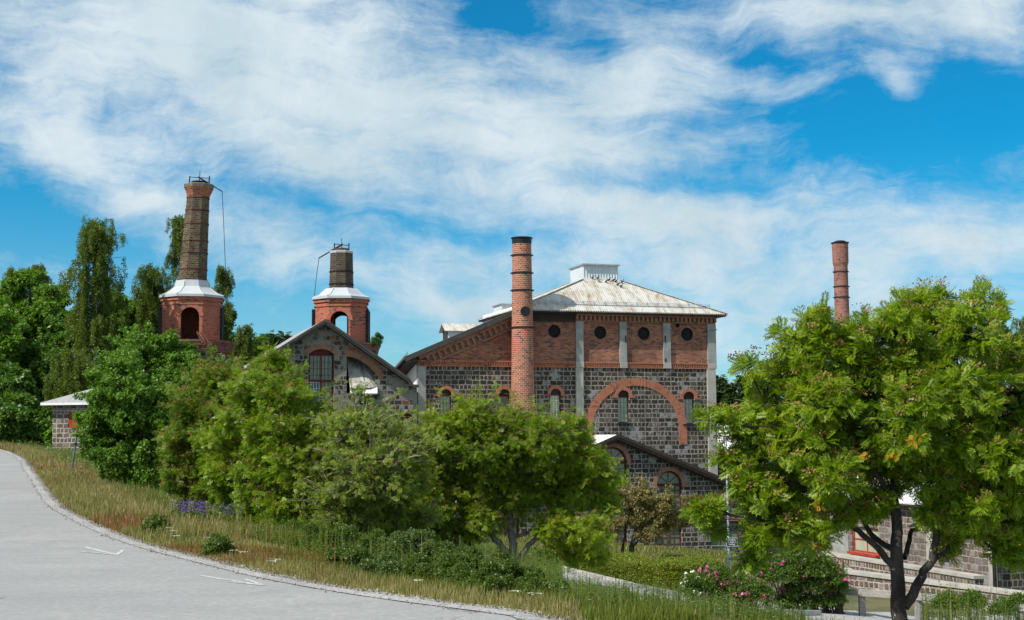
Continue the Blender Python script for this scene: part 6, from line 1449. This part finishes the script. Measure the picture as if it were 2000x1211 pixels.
# ------------------------------------------------------------------ verge: grasses, herbs, lupins
def blades(B, XY, h, wd, mi, r, bend=.35, z=None):
    n = len(XY); z = gz(XY[:, 0], XY[:, 1]) if z is None else z; a = r.uniform(0, 6.283, n); lx, ly = np.cos(a), np.sin(a); fa = r.uniform(0, 6.283, n); wx, wy = np.cos(fa)*wd, np.sin(fa)*wd; bd = bend*h*r.random(n)
    base = np.stack([XY[:, 0], XY[:, 1], z-.03], 1); W = np.stack([wx, wy, np.zeros(n)], 1)/2
    p1 = base + np.stack([lx*bd*.3, ly*bd*.3, h*.55], 1); p2 = base + np.stack([lx*bd, ly*bd, h], 1)
    V = np.stack([base-W, base+W, p1+W*.8, p1-W*.8, p2+W*.15, p2-W*.15], 1).reshape(-1, 3); k = np.arange(n)[:, None]*6; Fq = np.concatenate([k + np.array([[0, 1, 2, 3]]), k + np.array([[3, 2, 4, 5]])], 1).reshape(-1, 4)
    B.add(V, Fq, np.repeat(mi, 2))
    return p2
def verge():
    r = np.random.default_rng(101); B = Big(); S = Big()
    # bands: (samples, y0, y1, dmin, dmax, height range)
    for n, y0, y1, d0, d1, h0, h1, pw in ((52000, 11.3, 20, .12, 1.7, .05, .20, 1.), (60000, 20, 45, .2, 3.2, .10, .36, 1.1), (26000, 45, 80, .3, 7, .15, .45, 1.), (24000, 10, 40, 1.7, 9., .05, .16, 1.), (9000, 9, 11.3, .3, 4., .04, .10, 1.)):
        t = edge_samples(n, y0, y1, pw); P, nr = edge_point(t); u = r.random(n); d = d0 + (d1-d0)*u; XY = P + nr*d[:, None]; h = r.uniform(h0, h1, n)*np.clip(.35 + d/1.2, .35, 1)
        # dry patches near the asphalt, rusty sorrel patches, green further down
        pat = np.sin(XY[:, 1]*.55+1.)*np.cos(XY[:, 0]*.8) + .5*np.sin(XY[:, 1]*1.7+XY[:, 0]); far = XY[:, 1] > 19
        near_e = (d < np.where(far, 1.9, .9)) & (XY[:, 0] < .6)
        m_ = np.where(near_e & (r.random(n) < .78), 1, 0); m_ = np.where(far & (d > 1.2) & (d < 3.2) & (r.random(n) < .45), 1, m_); rust = (pat > .45) & (d < 1.8) & (XY[:, 1] > 17) & (r.random(n) < (.8)); m_ = np.where(rust & (far | (r.random(n) < .6)), 2, m_)
        wd = np.where(XY[:, 1] > 40, .03, np.where(XY[:, 1] > 19, .014, .009))*r.uniform(.6, 1.4, n); tip = blades(B, XY, h, wd, m_, r)
        sel = (r.random(n) < .10) & (h > .22) & (m_ > 0); k = sel.sum()   # seed heads
        S.inst(*T_SEED, tip[sel] - [0, 0, .03], frames(np.array([0, 0, 1.]) + rand_dirs(k, r)*.3, rand_dirs(k, r)), np.where(XY[sel, 1] > 19, .11, .07), 0)
    tag(B.build('grass', ['grass_green', 'grass_dry', 'grass_rust']), 'rough green, straw and rusty grass on the road verge', 'grass', kind='stuff'); tag(S.build('grass_seed_heads', ['grass_dry']), 'straw-coloured seed heads above the verge grass', 'grass', kind='stuff')
verge()
def stems_with_leaves(name, label, pts, hts, leaf, r, lsize, every=.055, mat2='grass_green', bend=.18, tip=None):
    B = Big(); mats = [leaf, mat2] + ([tip] if tip else [])
    for (x, y), h in zip(pts, hts):
        z = g1(x, y) if False else 0; 
    z0 = gz(pts[:, 0], pts[:, 1]); n = len(pts); a = r.uniform(0, 6.283, n); bd = bend*hts*r.random(n); m_ = np.maximum(4, (hts/every).astype(int))
    blades(B, pts, hts, np.full(n, .012), np.ones(n, int), r, bend=.02, z=z0)
    idx = np.repeat(np.arange(n), m_); k = np.concatenate([np.arange(q) for q in m_]); f = .12 + .88*(k+r.random(len(k))*.5)/np.repeat(m_, m_); f = np.minimum(f, 1.)
    P = np.stack([pts[idx, 0], pts[idx, 1], z0[idx] + hts[idx]*f], 1); an = k*2.4 + a[idx]; ax = np.stack([np.cos(an), np.sin(an), .35 - .3*(1-f) + r.normal(0, .2, len(k))], 1)
    B.inst(*T_SINGLE, P, frames(ax, np.tile([0, 0, 1.], (len(k), 1)) + rand_dirs(len(k), r)*.3), lsize*(1.15-.6*f)*r.uniform(.7, 1.3, len(k)), 0)
    if tip:
        s = r.random(n) < .4; q = s.sum(); T = np.stack([pts[s, 0], pts[s, 1], z0[s]+hts[s]], 1)
        for j in range(8): B.inst(*T_SINGLE, T - [0, 0, .02*j] + r.normal(0, .012, (q, 3)), frames(rand_dirs(q, r), rand_dirs(q, r)), .035, 2)
    tag(B.build(name, mats), label, 'undergrowth', kind='stuff')
def px_pts(n, x0, x1, Y0, Y1, r, pw=1.):
    Yv = Y0 + (Y1-Y0)*r.random(n)**pw; pxv = r.uniform(x0, x1, n); return np.stack([(pxv-1000)/2600*Yv, Yv], 1)
def undergrowth():
    r = np.random.default_rng(131)
    def far_enough(p, dmin, dmax=99): d = dist_edge(p[:, 0], p[:, 1]); return p[(d > dmin) & (d < dmax)]
    p = far_enough(px_pts(2200, 560, 1095, 13.5, 26, r), 1.9); stems_with_leaves('undergrowth', 'dark leafy thicket below the central rowan behind the verge grass', p, r.uniform(.2, .45, len(p)), 'weed_leaf', r, .055, every=.03)
    p = far_enough(px_pts(420, 600, 1080, 15, 30, r), 1.8); stems_with_leaves('undergrowth', 'paler leafy stalks among the dark thicket below the rowans', p, r.uniform(.35, .62, len(p)), 'weed_leaf_pale', r, .045, every=.04)
    p = far_enough(px_pts(1500, 1085, 1560, 12.6, 19, r, 1.), .5); stems_with_leaves('undergrowth', 'tall leafy weed stalks along the bottom edge in front of the gravel yard', p, r.uniform(.06, .30, len(p))*np.clip(1.15 - (p[:, 0]-1)*.16, .3, 1.1), 'weed_leaf_pale', r, .048, every=.022)
    p = far_enough(px_pts(420, 1560, 1760, 15, 22, r), .5); stems_with_leaves('undergrowth', 'short weeds left of the big rowan trunk at the bottom edge', p, r.uniform(.08, .2, len(p)), 'weed_leaf_pale', r, .03, every=.03)
    p = px_pts(1500, 1780, 2060, 15, 34, r); stems_with_leaves('undergrowth', 'leafy undergrowth right of the big rowan trunk below the timber beam', p, r.uniform(.3, .8, len(p)), 'weed_leaf', r, .06)
    p = far_enough(px_pts(5200, 130, 640, 20, 42, r), 1.7, 5); stems_with_leaves('undergrowth', 'leafy herbs and brambles under the trees along the left verge', p, r.uniform(.2, .55, len(p)), 'rose_leaf', r, .07, every=.05)
    p = far_enough(px_pts(1600, 20, 200, 48, 78, r), 1.2, 7); stems_with_leaves('undergrowth', 'rough herbs along the verge near the stone shed', p, r.uniform(.3, .7, len(p)), 'weed_leaf_pale', r, .16, every=.09)
    p = px_pts(1500, 760, 1120, 46, 62, r); stems_with_leaves('undergrowth', 'garden plants before the hall wall behind the central rowan', p, r.uniform(.2, .6, len(p)), 'rose_leaf', r, .12, every=.08)
undergrowth()
def verge_herbs():
    r = np.random.default_rng(161)
    t = edge_samples(1500, 12, 60, 1.); P, nr = edge_point(t); d = .5 + 3.*r.random(1500)**1.3; p = P + nr*d[:, None]; cl = np.sin(p[:, 1]*.9+2)*np.sin(p[:, 0]*1.3+p[:, 1]*.4) > -.1; p = p[cl]
    stems_with_leaves('undergrowth', 'yellowish leafy herbs scattered in the verge grass', p, r.uniform(.12, .42, len(p)), 'pale_leaf', r, .045, every=.035)
    t = edge_samples(900, 14, 60, 1.); P, nr = edge_point(t); d = .4 + 2.*r.random(900); p = P + nr*d[:, None]; cl = np.sin(p[:, 1]*1.1)*np.cos(p[:, 0]*.9) > .1; p = p[cl]
    stems_with_leaves('undergrowth', 'rust-red sorrel stalks in the dry verge grass', p, r.uniform(.15, .5, len(p)), 'grass_rust', r, .035, every=.02, mat2='grass_rust')
    B = Big(); n = 26000; XY = np.stack([r.uniform(-1, 22, n), r.uniform(48, 82, n)], 1); XY = XY[(XY[:, 0] < .165*XY[:, 1]) & ~((XY[:, 0] > 1.6) & (XY[:, 0] < 4.2) & (XY[:, 1] < 60))]; n = len(XY); dd = dist_edge(XY[:, 0], XY[:, 1]); blades(B, XY, r.uniform(.08, .25, n), np.full(n, .05), np.where(r.random(n) < .25, 1, 0), r)
    tag(B.build('lawn_grass', ['grass_green', 'grass_dry']), 'uneven lawn grass between the hedge and the hall', 'grass', kind='stuff')
verge_herbs()
def lupins():
    r = np.random.default_rng(141); lo = [(462+0*i, 0) for i in range(0)]
    spots = [(335, 1000), (362, 1018), (368, 985), (372, 1010), (378, 1020), (352, 995), (342, 1015), (388, 1000), (395, 1012), (420, 1020), (437, 1030), (450, 1025), (466, 1060), (395, 985), (360, 1000), (405, 1025)]
    for i, (px, py) in enumerate(spots):
        Y = 24.0 + r.uniform(-.8, .8); t = at(px, py, Y); zg = g1(t.x, t.y); H = max(.5, t.z - zg); O = (t.x, t.y, zg); root = empty('lupin', O, 0, None, 'lupin', 'lupins at the verge beside the olive rowan')
        root['label'] = 'purple lupin spike in the verge below the olive rowan' if i % 3 else 'faded grey lupin spike gone to seed in the verge below the olive rowan'
        S = Big(); S.tube(np.array([[0, 0, -.05], [r.normal(0, .02), 0, H*.5], [r.normal(0, .03), 0, H]]), [.008, .006, .004], 5); S.build('stem', ['grass_green'], root)
        F_ = Big(); n = 70; f = r.random(n); an = r.uniform(0, 6.283, n); rad = .032*(1.1-f); P = np.stack([rad*np.cos(an), rad*np.sin(an), H*(.62+.38*f)], 1); F_.inst(*T_SINGLE, P, frames(np.stack([np.cos(an), np.sin(an), np.full(n, .4)], 1), rand_dirs(n, r)), .045, 0); F_.build('flower_spike', ['lupin_petal' if i % 3 else 'lupin_seed'], root)
        L_ = Big(); n = 40; P = np.stack([r.normal(0, .10, n), r.normal(0, .10, n), r.uniform(.1, H*.6, n)], 1); L_.inst(*T_SINGLE, P, frames(rand_dirs(n, r)*[1, 1, .4], np.tile([0, 0, 1.], (n, 1))), .13, 0); L_.build('leaves', ['rose_leaf'], root)
lupins()
def yarrows():
    r = np.random.default_rng(151); spots = [(330, 1030), (345, 1046), (338, 1036), (408, 1049), (425, 1048), (455, 1081), (475, 1079), (530, 1097), (537, 1092), (1010, 1178), (1043, 1187), (817, 1150)]; src = None
    for i, (px, py) in enumerate(spots):
        Y = {0: 20.4, 1: 19.6, 2: 20.1, 3: 18.5, 4: 18.2, 5: 17.2, 6: 17., 7: 15.6, 8: 15.8, 9: 12.6, 10: 12.4, 11: 13.6}[i]; t = at(px, py, Y); zg = g1(t.x, t.y); H = max(.18, t.z-zg)
        root = empty('yarrow', (t.x, t.y, zg), 0, 'small white flat-topped yarrow flower in the verge grass', 'wild flower', 'white yarrows in the verge grass'); S = Big(); S.tube(np.array([[0, 0, -.03], [0, 0, H]]), [.004, .003], 4); S.build('stem', ['grass_green'], root)
        F_ = Big(); n = 22; a = r.uniform(0, 6.283, n); d = .06*np.sqrt(r.random(n)); F_.inst(*T_SINGLE, np.stack([d*np.cos(a), d*np.sin(a), np.full(n, H)], 1), frames(rand_dirs(n, r)*[1, 1, .1], np.tile([0, 0, 1.], (n, 1))), .03, 0); F_.build('flower_head', ['white_petal'], root)
yarrows()
leafy_bush('shrub', 'small bushy green shrub at the gravel edge, left of the lupins', 'shrub', [(305, 1030, 24), (298, 1042, 20), (312, 1040, 18)], 21.6, 'weed_leaf', 700, .10, seed=171, px=303, stems=14)
leafy_bush('shrub', 'small bushy green shrub at the gravel edge, right below the lupins', 'shrub', [(425, 1068, 24), (415, 1080, 18), (438, 1078, 16)], 18.2, 'weed_leaf', 700, .085, seed=172, px=425, stems=14)
leafy_bush('bramble_bush', 'dark bramble bush leaning on the timber beam right of the big rowan', 'shrub', [(1850, 1185, 30), (1900, 1180, 26), (1960, 1195, 26), (1990, 1175, 18)], 38, 'rose_leaf', 1500, .16, seed=173, px=1900)
SH = 'low leafy shrubs between the rowans and the road'
def ground_shrub(px0, px1, ytop, Y, leaf, n, lb, seed, size=.06):
    r = random.Random(seed); L = []; k = 5
    for i in range(k):
        px = px0 + (px1-px0)*(i+.5)/k; x = (px-1000)/2600*Y; zg = g1(x, Y); zt = at(px, ytop + r.uniform(-16, 16), Y).z; h = max(.25, zt-zg); rad = (px1-px0)/k*.85
        steps = max(1, int(h/(rad*Y/2600)/1.1 + .5))
        for j in range(steps): zz = zt - rad*Y/2600*(1+1.1*j); py = 850 - (zz-1.6)*2600/Y; L.append((px + r.uniform(-6, 6), py, rad*r.uniform(.9, 1.15), r.uniform(-.2, .3)))
    leafy_bush('shrub', lb, 'shrub', L, Y, leaf, n, size, seed=seed, group=SH, stems=5, px=(px0+px1)/2)
for i, a in enumerate((
    (600, 690, 1040, 21, 'weed_leaf', 3600, 'low leafy shrub under the pale rowan, leftmost of the dark thicket'),
    (675, 770, 1044, 20, 'weed_leaf', 4200, 'low dark shrub right under the trunk of the pale rowan'),
    (750, 845, 1052, 19, 'weed_leaf_pale', 4200, 'low paler shrub between the pale rowan and the central rowan'),
    (825, 910, 1078, 17, 'weed_leaf', 4600, 'dense dark shrub in front of the plastered annex'),
    (895, 985, 1090, 16, 'weed_leaf', 4600, 'dense dark shrub at the left foot of the central rowan'),
    (970, 1050, 1108, 15, 'weed_leaf', 4200, 'dense dark shrub hiding the foot of the central rowan'),
    (1035, 1095, 1140, 14, 'weed_leaf', 2600, 'last dark shrub where the verge meets the gravel yard'),
    (530, 620, 1030, 23, 'rose_leaf', 2400, 'small leafy shrub under the bright rowan'),
    (640, 730, 1084, 16.6, 'weed_leaf', 3600, 'dark shrub of the front row next to the dry grass, leftmost of that row'),
    (715, 810, 1100, 15.6, 'weed_leaf_pale', 3600, 'paler shrub of the front row next to the dry grass'),
    (795, 890, 1104, 15.2, 'weed_leaf', 4000, 'dark shrub of the front row below the plastered annex'),
    (875, 965, 1116, 14.4, 'weed_leaf', 4000, 'dark shrub of the front row left of the forked trunk'),
    (950, 1030, 1134, 13.7, 'weed_leaf', 3600, 'dark shrub of the front row right before the forked trunk'))):
    ground_shrub(*a, seed=200+i)
